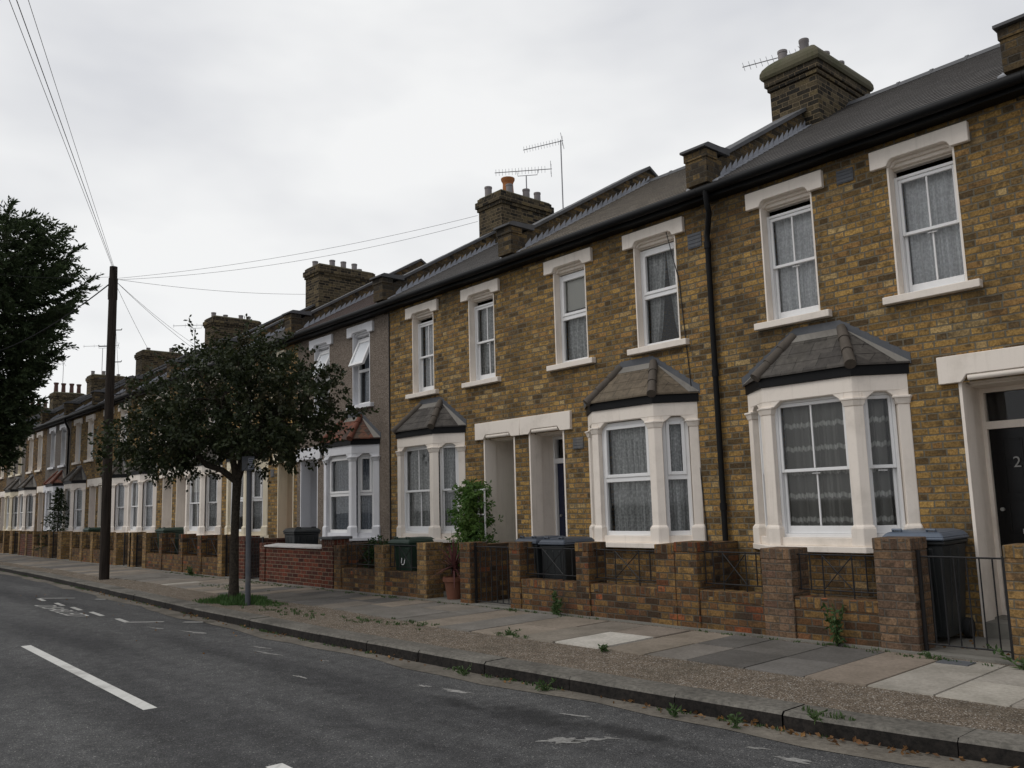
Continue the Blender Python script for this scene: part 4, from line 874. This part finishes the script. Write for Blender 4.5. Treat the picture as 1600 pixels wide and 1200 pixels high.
for (b_, s_), lb in far_lab.items():
    pl = [(0.12, .0), (1.30, 1.06), (2.52, 2.28)]; xs_ = lambda u: b_ + s_*u
    P_ = [(min(xs_(a), xs_(c)), max(xs_(a), xs_(c)), .96, 'pillar_brick') for a, c in pl] + [(min(xs_(3.85), xs_(3.6)), max(xs_(3.85), xs_(3.6)), .97, 'pillar_brick')]
    lw = [(min(xs_(.12), xs_(1.06)), max(xs_(.12), xs_(1.06)), .42), (min(xs_(1.3), xs_(2.28)), max(xs_(1.3), xs_(2.28)), .42)]
    plain = (b_, s_) == (-37.1, -1)
    garden_wall(b_, lb, P_, [(a, c, .85 if plain else .42) for a, c, _h in lw], ((xs_(0), .9), (xs_(3.72), .9)), wall='red_brick' if plain else 'garden_brick', rail=not plain, near=False)
gate(-3.53, -2.78, 'thin barred iron gate before the step of the black door', .86, 7, .08)
gate(-10.07, -9.20, 'iron gate of upright bars in front of a brick dividing wall', .84, 7, .05)
gate(-17.94, -17.24, 'dark iron gate left of the red brick wall', .90, 9, .06)
gate(-19.16, -18.3, 'dark iron gate hidden behind the street tree trunk', .90, 9, .06)
gate(-25.34, -24.6, 'black iron gate beside the bright yellow gate pillar', .90, 9, .06)
gate(-26.44, -25.68, 'black iron gate between the two leftmost yellow pillars right of the pole', .90, 9, .06)
gate(-40.7, -39.65, 'black iron gate left of the plain red brick wall', .90, 9, .06)
gate(-34.5, -33.45, 'black gate beside the long wall left of the telegraph pole', .90, 9, .06)

# ------------------------------------------------------------------ wheelie bins
def wheelie_bin(loc, rz, lid, body, label, mark=False, k=1.0):
    r_ = root('wheelie_bin', loc, label, 'wheelie bin', 'wheelie bins in the front gardens', rz)
    q = MB(); q.taper((-.21*k, .21*k, -.24*k, .26, .06), (-.265*k, .265*k, -.34*k, .34, .93)); q.box(-.285*k, .285*k, -.36*k, .36, .93, .97)
    for x in (-.15, 0, .15): q.hexa([((x - .02)*k, -.25*k, .12), ((x + .02)*k, -.25*k, .12), ((x + .02)*k, -.2*k, .12), ((x - .02)*k, -.2*k, .12), ((x - .025)*k, -.348*k, .90), ((x + .025)*k, -.348*k, .90), ((x + .025)*k, -.3*k, .90), ((x - .025)*k, -.3*k, .90)])
    for sx in (-1, 1):
        for y_ in (-.12, .1): q.hexa([(sx*.20*k, y_ - .02, .12), (sx*.222*k, y_ - .02, .12), (sx*.222*k, y_ + .02, .12), (sx*.20*k, y_ + .02, .12), (sx*.25*k, y_ - .02, .9), (sx*.272*k, y_ - .02, .9), (sx*.272*k, y_ + .02, .9), (sx*.25*k, y_ + .02, .9)])
    b = q.build('body', body, r_, bevel=.012)
    q = MB(); q.taper((-.295*k, .295*k, -.385*k, .37, .972), (-.295*k, .295*k, -.385*k, .37, 1.0)); q.taper((-.295*k, .295*k, -.385*k, .37, 1.0), (-.255*k, .255*k, -.33*k, .34, 1.045)); q.taper((-.255*k, .255*k, -.33*k, .34, 1.045), (-.18*k, .18*k, -.25*k, .28, 1.066))
    l = q.build('lid', lid, r_, bevel=.01)
    for sx in (-1, 1):
        q = MB(); q.tube([(sx*.12*k, -.27*k, 1.02), (sx*.12*k, -.30*k, 1.075), (sx*.20*k, -.30*k, 1.075), (sx*.20*k, -.27*k, 1.02)], .013, 8); q.build('lid_handle', lid, l)
    for sx in (-1, 1):
        q = MB(); q.T = Matrix.Translation((sx*.24*k, .27, .10)) @ Matrix.Rotation(R(90), 4, 'Y')
        q.lathe([(.04, -.03), (.095, -.03), (.10, -.015), (.10, .015), (.095, .03), (.04, .03)], (0, 0, 0), 18); q.build('wheel', 'rubber', r_)
    q = MB(); q.tube([(-.24*k, .40, .95), (.24*k, .40, .95)], .016, 8); q.tube([(-.24*k, .33, .95), (-.24*k, .40, .95)], .014, 8); q.tube([(.24*k, .33, .95), (.24*k, .40, .95)], .014, 8); q.build('handle', body, r_)
    if mark: text_mesh('mark', 'U', .17, 'window_white', Matrix.Translation((.02, -.345, .62)) @ Matrix.Rotation(R(90 - 6), 4, 'X'), b, .002)
    return r_
wheelie_bin((-3.72, -.42, .015), R(4), 'bin_blue_grey', 'bin_black', 'large black bin with blue grey lid behind the right hand iron gate')
wheelie_bin((-9.12, -.60, -.09), R(-3), 'bin_dark_grey', 'bin_black', 'black bin with blue grey lid beside the barred gate of the plastic windowed house', k=.84)
wheelie_bin((-8.64, -.58, -.10), R(4), 'bin_dark_grey', 'bin_black', 'second black bin tight against the right of another blue grey lidded one', k=.84)
wheelie_bin((-12.30, -.60, -.13), R(3), 'bin_green', 'bin_green', 'green bin with a white U mark behind the brown brick wall', True)
wheelie_bin((-16.55, -.55, .03), R(80), 'bin_black', 'bin_black', 'black lidded bin peeping above the white coping of the red wall')
wheelie_bin((-23.9, -.6, .03), R(2), 'bin_green', 'bin_green', 'green bin behind the wall left of the street tree')
wheelie_bin((-30.9, -.6, .03), R(2), 'bin_green', 'bin_green', 'far green bin just left of the telegraph pole')

# ------------------------------------------------------------------ plants
def leaves(mb, c, d, L, wd, rr, curl=.25):
    """one leaf: a folded blade from c along d"""
    d = d.normalized(); s_ = d.cross(Vector((rr.uniform(-1, 1), rr.uniform(-1, 1), rr.uniform(-.2, 1)))); s_ = s_.normalized() if s_.length > 1e-4 else d.orthogonal().normalized(); n_ = s_.cross(d)
    m = c + d*L*.5 + n_*L*curl*.3; t = c + d*L - n_*L*curl*.2
    b = len(mb.v); mb.v += [tuple(c), tuple(m + s_*wd*.5 - n_*wd*.15), tuple(t), tuple(m - s_*wd*.5 - n_*wd*.15)]
    mb.f.append([b, b+1, b+2, b+3]); mb.mi.append(0); mb.uv.append(0); mb.sm.append(False); mb.tone.append(None)
rv = lambda rr: Vector((rr.gauss(0, 1), rr.gauss(0, 1), rr.gauss(0, 1))).normalized()
# street tree
rt = random.Random(42)
tree = root('street_tree', (-13.93, -3.14, 0), 'small dark leaved street tree standing in grass by the grey sign post', 'tree')
VR, VD = Vector((.665, .747, 0)), Vector((-.747, .665, 0))
lob = [(.3, 4.15, .50), (-.35, 3.95, .55), (.85, 3.85, .55), (1.35, 3.55, .46), (1.42, 3.0, .36), (.7, 3.2, .66), (0, 3.2, .74), (-.75, 3.15, .68), (-1.3, 3.05, .52), (-1.75, 2.85, .36), (-1.2, 2.55, .42), (-.55, 2.65, .48), (.4, 2.75, .42), (1.0, 2.72, .36), (-1.7, 2.55, .30), (1.72, 3.8, .26), (-.05, 4.4, .28), (-1.05, 3.55, .42), (-2.1, 2.72, .22), (.6, 4.42, .26), (-.95, 2.4, .28), (1.9, 3.2, .16), (-.8, 4.1, .2), (.05, 4.62, .15), (-.45, 4.55, .14), (-1.6, 3.35, .18), (.1, 2.35, .2)]
q = MB(); tips = []
trunk = [(.0, .0, -.05), (.01, .0, .3), (-.02, .01, 1.0), (.03, .0, 1.6), (.02, .02, 1.98)]
q.tube(trunk, [.10, .078, .068, .068, .075], 12)
starts = [Vector((.02, .02, 1.95))]
def limb(a, b, r0, r1):
    m = a.lerp(b, .5) + rv(rt)*.12; pts = [a, a.lerp(m, .5) + Vector((0, 0, .06)), m, m.lerp(b, .5) + rv(rt)*.05, b]
    q.tube(pts, [r0, r0*.85, (r0+r1)/2, r1*1.1, r1], 7)
    return pts
mains = []
for r_, z_, d_ in ((-.75, 2.65, -.15), (.5, 3.0, -.1), (.0, 3.3, .5), (-.1, 3.2, -.55)):
    pts = limb(starts[0], VR*r_ + VD*d_ + Vector((0, 0, z_)), .062, .032); mains.append(pts[-1]); mains.append(pts[2])
cl = []
for (r_, z_, rad) in [(a, b - .13 - max(0, b - 3.9)*.22, c) for a, b, c in lob]:
    for dep in ((0,) if rad < .35 else (-.62, .0, .62)):
        f = math.sqrt(max(.2, 1 - (dep/1.5)**2)); c = VR*(r_*(1 if dep == 0 else .82)) + VD*(dep*1.35 + rt.uniform(-.15, .15)) + Vector((0, 0, z_ + (0 if dep == 0 else rt.uniform(-.15, .1)))); cl.append((c, rad*(1 if dep == 0 else .9)))
crown = MB()
for c, rad in cl:
    a = min(mains, key=lambda m: (m - c).length); limb(a, c, .020, .006)
    for _ in range(int(26*(rad/.5)**1.7) + 4):
        dirn = rv(rt); p = c + Vector((dirn.x, dirn.y, dirn.z*.8))*rad*(rt.random()**.45)*1.08
        if p.z < 2.05: p.z = 2.05 + rt.random()*.25
        if p.z < 2.5 and -.75 < p.dot(VR) < .32: p.z = 2.5 + rt.random()*.3
        tw = (rv(rt) + dirn*.6 + Vector((0, 0, -.15))).normalized(); tl = rt.uniform(.15, .34)
        for k in range(rt.randint(16, 28)):
            t = rt.random(); leaves(crown, p + tw*tl*t + rv(rt)*.05, (tw + rv(rt)*1.1 + Vector((0, 0, -.35))), rt.uniform(.05, .10), rt.uniform(.03, .06), rt)
for _ in range(46):                 # stray twigs that break the outline
    c, rad = rt.choice(cl); dirn = (c - Vector((0, 0, 3.2))).normalized() + rv(rt)*.5; p = c + dirn.normalized()*rad*.8
    for k in range(16):
        leaves(crown, p + dirn.normalized()*.4*k/16 + rv(rt)*.03, dirn + rv(rt), rt.uniform(.05, .09), .05, rt)
q.build('trunk', 'bark', tree); crown.build('crown', 'street_leaf', tree, recalc=False, uv=False)
# conifer
rc = random.Random(5)
con = root('conifer_tree', (-36.0, -3.1, 0), 'tall feathery dark conifer rising at the left edge of the picture', 'tree')
q = MB(); q.tube([(0, 0, -.1), (.05, 0, 4), (0, .05, 9), (0, 0, 12.9)], [.30, .24, .14, .03], 12)
prof = [(3.6, .8), (4.4, 1.2), (6.3, 1.8), (8, 2.6), (10.3, 3.25), (11.6, 2.7), (12.4, 1.9), (13.0, .9), (14.0, .4)]
def rad_at(z):
    for (a, ra), (b, rb) in zip(prof, prof[1:]):
        if a <= z <= b: return ra + (rb - ra)*(z - a)/(b - a)
    return .4
crown = MB()
for i in range(260):
    z = 3.6 + 9.4*((i + rc.random())/260)**.9; L = rad_at(z)*rc.uniform(.72, 1.06); az = i*2.39996 + rc.uniform(-.3, .3); o = Vector((math.cos(az), math.sin(az), 0))
    rise = rc.uniform(.05, .35); P_ = [Vector((0, 0, z - .25*L)) + o*(L*t) + Vector((0, 0, L*(rise*t*1.2 - .12*math.sin(t*3.1) + .10*t*t))) for t in [k/6 for k in range(7)]]
    q.tube(P_, [.05*(1 - .8*k/6)*max(.4, L/4) for k in range(7)], 5)
    ns = int(10 + L*6)
    for k in range(ns):
        t = .22 + .78*(k + rc.random())/ns; j = min(5, int(t*6)); p = P_[j].lerp(P_[j+1], t*6 - j); ax = (P_[j+1] - P_[j]).normalized()
        side = ax.cross(Vector((0, 0, 1))).normalized()*rc.choice((-1, 1)); sd_ = (ax*rc.uniform(.5, 1.2) + side*rc.uniform(.2, 1.0)*(1.3 - t) + Vector((0, 0, rc.uniform(-.55, .25)))).normalized(); sl = rc.uniform(.35, .85)*(1.15 - .45*t)
        for b_ in range(13):
            u = (b_ + rc.random())/13; pp = p + sd_*sl*u + Vector((0, 0, -.18*sl*u*u)); leaves(crown, pp, sd_ + rv(rc)*.75 + Vector((0, 0, -.15)), rc.uniform(.16, .32)*(1 - .3*u), rc.uniform(.05, .085), rc, .15)
q.build('trunk', 'bark', con); crown.build('crown', 'conifer_leaf', con, recalc=False, uv=False)
# climbing shrub on a trellis
rb = random.Random(9)
sh = root('climbing_shrub', (-11.02, -.35, 0), 'bright green leafy climber on a white trellis between bay and porch', 'shrub')
q = MB()
for x_ in (-.05, .12, .28): q.box(x_ - .012, x_ + .012, .02, .04, .02, 1.72)
for z_ in (.5, .9, 1.3, 1.7): q.box(-.06, .29, .0, .019, z_ - .01, z_ + .012)
q.build('trellis', 'white_paint', sh)
q = MB()
for k in range(7):
    a = rb.uniform(-.2, .2); q.tube([(a*.4, 0, 0), (a, -.02, .6), (a*1.2 + .05, .0, 1.2), (a, .0, 1.7)], [.012, .01, .008, .004], 5)
q.build('stem', 'bark', sh); crown = MB()
for _ in range(900):
    z = rb.uniform(.45, 1.80); wz = .27*(1 - abs((z - .98)/1.0)**4) + .05; p = Vector((rb.gauss(0, .5)*wz*1.0, rb.gauss(0, .5)*wz*.75, z)); p.x = max(-.29, min(.31, p.x)); p.y = max(-.3, min(.3, p.y))
    tw = (Vector((p.x, p.y - .1, .1)) + rv(rb)*.5).normalized()
    for k in range(9): leaves(crown, p + tw*.09*k/9 + rv(rb)*.025, tw + rv(rb) + Vector((0, 0, -.5)), rb.uniform(.045, .08), rb.uniform(.02, .035), rb)
crown.build('foliage', 'bright_leaf', sh, recalc=False, uv=False)
# cordyline in a pot
def pot(name, loc, r, h, label, group=None):
    p_ = root(name, loc, label, 'plant pot', group); q = MB(); q.lathe([(r*.68, 0), (r*.92, h*.78), (r*1.06, h*.80), (r*1.08, h), (r*.9, h), (r*.86, h*.86)], (0, 0, 0), 20); q.build('pot_body', 'old_terracotta', p_)
    q = MB(); q.lathe([(r*.1, h*.83), (r*.87, h*.85)], (0, 0, 0), 16); q.build('potting_soil', 'soil', p_); return p_
pot('plant_pot', (-10.80, -.92, .015), .17, .34, 'large terracotta pot holding a spiky purple plant in the gateway', 'terracotta pots')
pot('plant_pot', (-10.40, -.70, .015), .13, .30, 'smaller empty looking terracotta pot behind the gate pillar', 'terracotta pots')
co = root('cordyline_plant', (-10.80, -.92, .32), 'spiky dark purple plant growing from a terracotta pot', 'plant')
q = MB(); q.tube([(0, 0, -.02), (.01, 0, .15), (0, 0, .22)], [.02, .018, .015], 8); q.build('stem', 'bark', co); q = MB(); rq = random.Random(2)
for k in range(90):
    az = rq.uniform(0, 6.283); el = rq.uniform(.15, 1.5) if k < 68 else rq.uniform(-.9, .1); L = rq.uniform(.36, .56); o = Vector((math.cos(az)*math.cos(el), math.sin(az)*math.cos(el), math.sin(el))); s_ = Vector((-math.sin(az), math.cos(az), 0)); base = Vector((0, 0, .16 + rq.uniform(-.05, .08))); prev = None
    for i in range(4):
        t = i/3; c = base + o*L*t + Vector((0, 0, -.16*L*t*t*(1 if el < .9 else .25))); wd = .018*(1 - t*.95); cur = (c + s_*wd, c - s_*wd)
        if prev: q.quad(prev[0], prev[1], cur[1], cur[0])
        prev = cur
q.build('spiky_leaves', 'purple_leaf', co, recalc=False, uv=False)
# dark fir in front of the grey rendered house, round bush, weeds, grass
def fir(loc, h, r, label):
    t = root('potted_fir', loc, label, 'shrub'); q = MB(); q.tube([(0, 0, 0), (0, 0, h)], [.04, .01], 6); q.build('trunk', 'bark', t); q = MB(); rr = random.Random(4)
    for i in range(110):
        z = h*(.08 + .92*i/110); L = r*(1 - z/h)*rr.uniform(.7, 1.1) + .05; az = i*2.4; o = Vector((math.cos(az), math.sin(az), rr.uniform(-.35, .15)))
        for k in range(14): leaves(q, Vector((0, 0, z)) + o*L*(k + 1)/14 + rv(rr)*.03, o + rv(rr)*.8, .12, .045, rr)
    q.build('foliage', 'conifer_leaf', t, recalc=False, uv=False)
fir((-35.9, -.62, .02), 2.55, .85, 'dark pointed fir between two bay windows left of the telegraph pole')
def bush(loc, rx, rz_, label, mat='shrub_leaf', n=160, seed=3, lf=.07):
    t = root('garden_bush', loc, label, 'shrub'); rr = random.Random(seed); q = MB()
    for k in range(6): q.tube([(0, 0, 0), (rr.uniform(-.5, .5)*rx, rr.uniform(-.5, .5)*rx, rz_*1.2)], [.012, .006], 5)
    q.build('stem', 'bark', t); q = MB()
    for _ in range(n):
        d = rv(rr); p = Vector((d.x*rx, d.y*rx, rz_ + d.z*rz_))*rr.uniform(.75, 1.0)
        for k in range(8): leaves(q, p + rv(rr)*.06, d + rv(rr), rr.uniform(.6, 1.2)*lf, lf*.5, rr)
    q.build('foliage', mat, t, recalc=False, uv=False)
bush((-13.7, -.45, .02), .30, .44, 'dark rounded bush behind the boundary of the pebbledashed house')
bush((-22.6, -.5, .02), .28, .36, 'small dark bush behind the wall left of the street tree', seed=8)
def weed(loc, h, label, n=26, mat='weed_leaf', seed=1, spread=.08, lf=.09):
    t = root('weed', loc, label, 'weed', 'weeds along the pavement'); rr = random.Random(seed); q = MB(); lv = MB()
    for k in range(4):
        e_ = Vector((rr.gauss(0, spread), rr.gauss(0, spread), h*rr.uniform(.6, 1))); q.tube([(0, 0, 0), tuple(e_*.5 + Vector((0, 0, .02))), tuple(e_)], [.006, .005, .003], 5)
        for i in range(n): u = (i + 1)/n; leaves(lv, e_*u, rv(rr) + Vector((0, 0, .15)), lf*rr.uniform(.6, 1.2)*(1.1 - .5*u), lf*.3, rr)
    q.build('stem', 'weed_leaf', t); lv.build('leaves', mat, t, recalc=False, uv=False)
weed((-4.30, -1.25, 0), .42, 'tall weed against the low wall of the black door house', 34, seed=1, spread=.05, lf=.10)
weed((-8.15, -1.28, 0), .34, 'leafy weed against the dark wall of the plastic windowed house', 30, seed=2, spread=.05, lf=.09)
weed((-2.62, -1.42, 0), .16, 'low spreading weed at the foot of the far right pillar', 26, seed=3, spread=.18, lf=.09)
weed((-4.05, -4.09, ROAD), .10, 'broad leaved weed at the kerb, left of a similar one', 9, seed=4, spread=.035, lf=.065)
weed((-3.55, -4.05, ROAD), .10, 'broad leaved weed at the kerb amid fallen leaves', 9, seed=5, spread=.03, lf=.06)
weed((-6.45, -4.14, ROAD), .10, 'low weed in the gutter below the middle of the picture', 10, seed=6, spread=.05, lf=.06)
weed((-5.86, -2.86, 0), .06, 'tiny weed at the corner of the white paving slab', 12, seed=7, spread=.06, lf=.06)
weed((-7.35, -2.80, 0), .06, 'tiny weed at the edge of the flags left of the white slab', 12, seed=8, spread=.06, lf=.06)
weed((-3.02, -3.95, 0), .07, 'small weed growing across the kerb joint on the right', 9, seed=9, spread=.05, lf=.045)
weed((-5.4, -4.10, ROAD), .08, 'small gutter weed near the middle kerb joint', 12, seed=12, spread=.06, lf=.07)
weed((-20.6, -1.3, 0), .22, 'pale weed at the wall foot left of the street tree', 22, seed=10, spread=.10, lf=.10)
weed((-3.35, -1.38, 0), .06, 'tiny weed between gate and iron cover', 12, seed=11, spread=.07, lf=.05)
def grass(name, pts, hmin, hmax, seed, mat='grass_leaf', rep_=1, cl_=0.0):
    rr = random.Random(seed); q = MB()
    for x_, y_, z_, k in [(a + rr.gauss(0, cl_), b + rr.gauss(0, cl_*.7), c, d*rr.uniform(.6, 1)) for a, b, c, d in pts for _ in range(rep_)]:
        h = rr.uniform(hmin, hmax)*k; az = rr.uniform(0, 6.283); b = .006; o = Vector((math.cos(az), math.sin(az), 0)); t = o*h*rr.uniform(.1, .6); s_ = Vector((-o.y, o.x, 0))*b; c = Vector((x_, y_, z_))
        q.add([c - s_, c + s_, c + t*.4 + s_*.8 + Vector((0, 0, h*.6)), c + t*.4 - s_*.8 + Vector((0, 0, h*.6)), c + t + Vector((0, 0, h))], [(0, 1, 2, 3), (3, 2, 4)])
    return q.build(name, mat, None, recalc=False, uv=False)
rg = random.Random(77); pts = []
for _ in range(4200):
    a = rg.uniform(0, 6.283); r_ = rg.random()**.6*(1 + .22*math.sin(3*a + 1) + .16*math.sin(5*a) + .1*math.sin(11*a + 2)); x_, y_ = -13.75 + 1.0*r_*math.cos(a), -3.12 + .46*r_*math.sin(a); pts.append((x_, y_, -.01, max(.25, 1.25 - r_*.75)))
tag(grass('grass', pts, .04, .16, 1), 'green grass tuft around the street tree foot', 'grass', kind='stuff')
pts = []
for cx, cy, sx_, sy_, n_ in ((-16.5, -2.2, .6, .12, 160), (-9.6, -3.1, .5, .1, 90), (-11.5, -3.3, .5, .15, 110), (-20.5, -1.35, .8, .05, 200), (-12.5, -1.35, 1.0, .05, 160), (-8.8, -1.3, .6, .04, 120), (-16.5, -1.4, 1.2, .06, 220), (-4.9, -1.3, .8, .03, 60), (-3.05, -3.75, .10, .03, 24), (-9.0, -2.85, .3, .04, 50), (-7.3, -2.8, .2, .03, 40), (-3.3, -1.42, .2, .03, 60)):
    pts += [(cx + rg.gauss(0, sx_), cy + rg.gauss(0, sy_), 0.0, 1) for _ in range(n_)]
for _ in range(1500):
    x_ = rg.uniform(-30, -2.4); pts.append((x_, kerb_y(x_) - rg.uniform(.0, .05), ROAD, .9)) if rg.random() < .35 + .6*math.sin(x_*1.9)*math.sin(x_*.7) else None
pts = pts[::3]
tag(grass('pavement_grass', pts, .012, .045, 2, 'weed_leaf', 9, .022), 'sparse grass in the joints of pavement and kerb', 'grass', kind='stuff')
q = MB(); rl = random.Random(6)     # fallen leaves in the gutter
for _ in range(400):
    x_ = rl.uniform(-20, -1.9) if rl.random() < .55 else rl.gauss(-3.5, .55); y_ = kerb_y(x_) - abs(rl.gauss(0, .055)) - .012
    dens = .5 + .5*math.sin(x_*2.3 + 1)
    if rl.random() > dens + .15: continue
    leaves(q, Vector((x_, y_, ROAD + .006 + rl.random()*.02)), Vector((rl.uniform(-1, 1), rl.uniform(-1, 1), rl.uniform(-.1, .35))), rl.uniform(.025, .055), rl.uniform(.02, .035), rl, .5)
for _ in range(60):
    leaves(q, Vector((rl.uniform(-3.5, -2.8), rl.uniform(-1.0, -.3), .02)), Vector((rl.uniform(-1, 1), rl.uniform(-1, 1), .1)), .04, .03, rl, .4) if rl.random() < .3 else None
for _ in range(30):
    x_ = rl.uniform(-20, -8); leaves(q, Vector((x_, rl.uniform(-5.6, -4.2), ROAD + .006)), Vector((rl.uniform(-1, 1), rl.uniform(-1, 1), .1)), .035, .025, rl, .4)
tag(part(q, 'leaf_litter', 'dead_leaf', None, recalc=False, uv=False), 'fallen brown leaves along the gutter', 'leaves', kind='stuff')

# ------------------------------------------------------------------ street furniture, wires, aerials
tp = root('telegraph_pole', (-21.45, -3.02, 0), 'tall dark wooden telegraph pole at the kerb with fanning wires', 'pole')
q = MB(); q.tube([(0, 0, -.1), (-.12, 0, 3.8), (-.24, .02, 6.75), (-.27, .02, 7.55)], [.112, .104, .096, .09], 14); q.build('shaft', 'creosoted_wood', tp)
q = MB(); q.tube([(-.255, .02, 6.72), (-.265, .02, 7.25)], [.108, .106], 14); q.build('pole_collar', 'creosoted_wood', tp)
for i, z in enumerate((4.35, 4.75, 5.15, 5.55, 5.95)):
    for sgn in (-1, 1):
        q = MB(); x_ = -.14 - .03*i; d = VR*sgn
        if (i + (sgn > 0)) % 2: q.tube([Vector((x_, 0, z)) + d*.07, Vector((x_, 0, z)) + d*.27, Vector((x_, 0, z + .035)) + d*.28], .012, 6); q.build('step_iron', 'black_iron', tp)
q = MB(); q.box(-.42, -.345, -.05, .05, 6.82, 7.02); q.build('junction_box', 'post_grey', tp)
TOP = Vector((-21.72, -3.0, 7.25))
def ray(px, py, t):
    """a point seen through photo pixel (px, py), t metres from the camera"""
    d = Vector(((px - 800 - 6.15)/1323.17, -(py - 600 - 5.6)/1323.17, -1.0)).normalized()
    return cam.matrix_world.translation + (cam.matrix_world.to_3x3() @ d)*t
def wire(a, b, sag, r, label, n=20):
    a, b = Vector(a), Vector(b); q = MB(); pts = [a.lerp(b, i/n) - Vector((0, 0, 4*sag*(i/n)*(1 - i/n))) for i in range(n + 1)]
    tag(q.build('overhead_wire', 'wire_grey', None) if not q.tube(pts, r, 5) else None, label, 'wire', 'overhead telephone wires', 'thing')
A_ = TOP + Vector((0, 0, .22))
wire(A_, (3.3, -12.75, 7.0), .0, .004, 'thin wire from pole top over the road, leftmost of three')
wire(A_ + Vector((.05, 0, 0)), (3.35, -12.62, 7.02), .0, .0055, 'thickest of the three wires crossing the road from the pole top')
wire(A_ + Vector((.08, 0, .02)), (3.4, -12.38, 7.05), .0, .0037, 'thin wire from pole top over the road, rightmost of three')
wire(TOP, (-14.38, 2.65, 8.00), .18, .004, 'upper wire from pole top to the chimney with two aerials')
wire(TOP - Vector((0, 0, .03)), (-14.38, 2.65, 7.86), .26, .004, 'lower wire from pole top to the chimney with two aerials')
wire(TOP, (-21.98, 2.36, 7.70), .10, .0045, 'short wire from pole top to the chimney above the street tree')
wire(TOP, (-26.0, -.1, 5.4), .12, .0045, 'wire dropping from the pole to the eaves just right of it')
wire(TOP, (-22.4, -.1, 5.45), .10, .0045, 'wire dropping from the pole behind the street tree crown')
wire(TOP, (-29.7, 2.5, 7.2), .12, .0045, 'wire from the pole to the chimney left of the street tree')
wire(TOP, (-30.6, -.1, 5.3), .10, .0045, 'wire dropping from the pole to the eaves left of it')
wire(TOP - Vector((0, 0, .06)), (-34.6, -3.4, 7.3), .25, .016, 'thick drooping cable from the pole into the conifer')
wire(TOP + Vector((0, 0, .05)), (-35.2, -3.6, 10.4), .1, .0045, 'thin wire rising from the pole to the conifer')
def aerial(loc, h, boom, az, n, label, tilt=.0, cradle=False, el=.16):
    a = root('tv_aerial', loc, label, 'aerial', 'television aerials'); q = MB(); q.tube([(0, 0, -.4), (0, 0, h)], .014, 8); q.build('mast', 'aluminium', a)
    d = Vector((math.cos(az)*math.cos(tilt), math.sin(az)*math.cos(tilt), math.sin(tilt))); s_ = Vector((-math.sin(az), math.cos(az), 0)); up = d.cross(s_); c = Vector((0, 0, h + (.12 if cradle else -.03))); b0 = c - d*boom*(.45 if cradle else .06)
    q = MB(); q.tube([b0, b0 + d*boom], .010, 6)
    if cradle: q.tube([c - d*.28, c - d*.26 - Vector((0, 0, .12)), c + d*.2 - Vector((0, 0, .12)), c + d*.22], .008, 6)
    q.build('boom', 'aluminium', a); q = MB()
    for i in range(n):
        p = b0 + d*(boom*(.12 + .86*i/(n - 1))); q.tube([p - up*el*.5, p + up*el*.5], .0045, 5)
    q.tube([b0 + d*.02 - up*.16 + s_*.1, b0 + d*.02 + up*.16 - s_*.1], .006, 5); q.tube([b0 + d*.02 - up*.16 - s_*.1, b0 + d*.02 + up*.16 + s_*.1], .006, 5)
    q.build('rods', 'aluminium', a)
aerial((-13.02, 4.05, 7.9), 1.82, .95, R(214), 13, 'tall mast aerial with rising boom behind the terracotta pot chimney', tilt=R(-6))
aerial((-13.95, 3.8, 8.4), .70, 1.35, R(222), 16, 'lower long boom aerial on a cradle above the terracotta pot chimney', cradle=True)
aerial((-7.15, 4.3, 7.9), 1.50, 1.15, R(228), 10, 'aerial peeping out behind the rounded mossy chimney', tilt=R(-14))
aerial((-33.0, 3.3, 7.6), 1.15, 1.6, R(228), 4, 'sparse aerial on the roof above the street tree', cradle=True)
aerial((-45.3, 3.3, 8.2), 1.7, 1.8, R(228), 4, 'tall thin aerial left of the telegraph pole', cradle=True)
aerial((-53.2, 3.4, 8.4), 1.9, 1.6, R(190), 5, 'far aerial standing beside the four tall chimney pots')
sg = root('sign_post', (-13.06, -3.28, 0), 'slim grey parking sign post in front of the street tree trunk', 'sign post')
q = MB(); q.tube([(0, 0, -.1), (-.02, 0, 2.34)], .042, 14); q.build('post', 'post_grey', sg)
q = MB(); q.T = Matrix.Rotation(R(52), 4, 'Z'); q.box(-.11, .09, -.066, -.056, 2.10, 2.33); sp_ = q.build('sign_plate', 'post_grey', sg, bevel=.003)
q = MB(); q.T = Matrix.Rotation(R(52), 4, 'Z'); q.box(-.01, .08, -.071, -.0665, 2.125, 2.305); q.build('sign_face', 'sign_face', sp_)
q = MB(); q.T = Matrix.Rotation(R(52), 4, 'Z')
for i in range(5): q.box(.0, .07, -.074, -.0715, 2.14 + i*.033, 2.152 + i*.033)
q.build('sign_print', 'sign_ink', sp_)
mc_ = root('iron_cover', (-3.12, -1.46, .012), 'small dark iron water cover set in the paving by the gate', 'cover')
q = MB(); q.box(-.13, .13, -.09, .09, -.01, .003); q.build('cover_plate', 'vent_grey', mc_)
# cable clipped to the plastic windowed house
q = MB(); q.tube([(-7.05 + 6.3, -.012, 5.2), (-6.86 + 6.3, -.012, 4.4), (-6.72 + 6.3, -.012, 2.4), (-6.60 + 6.3, -.012, .3)], .006, 6); q.build('wall_cable', 'wire_black', hB)
q = MB(); q.tube([(.01, -.012, 5.3), (.01, -.012, .1)], .012, 6); q.build('wall_cable', 'wire_black', hC)
bpy.context.view_layer.update()
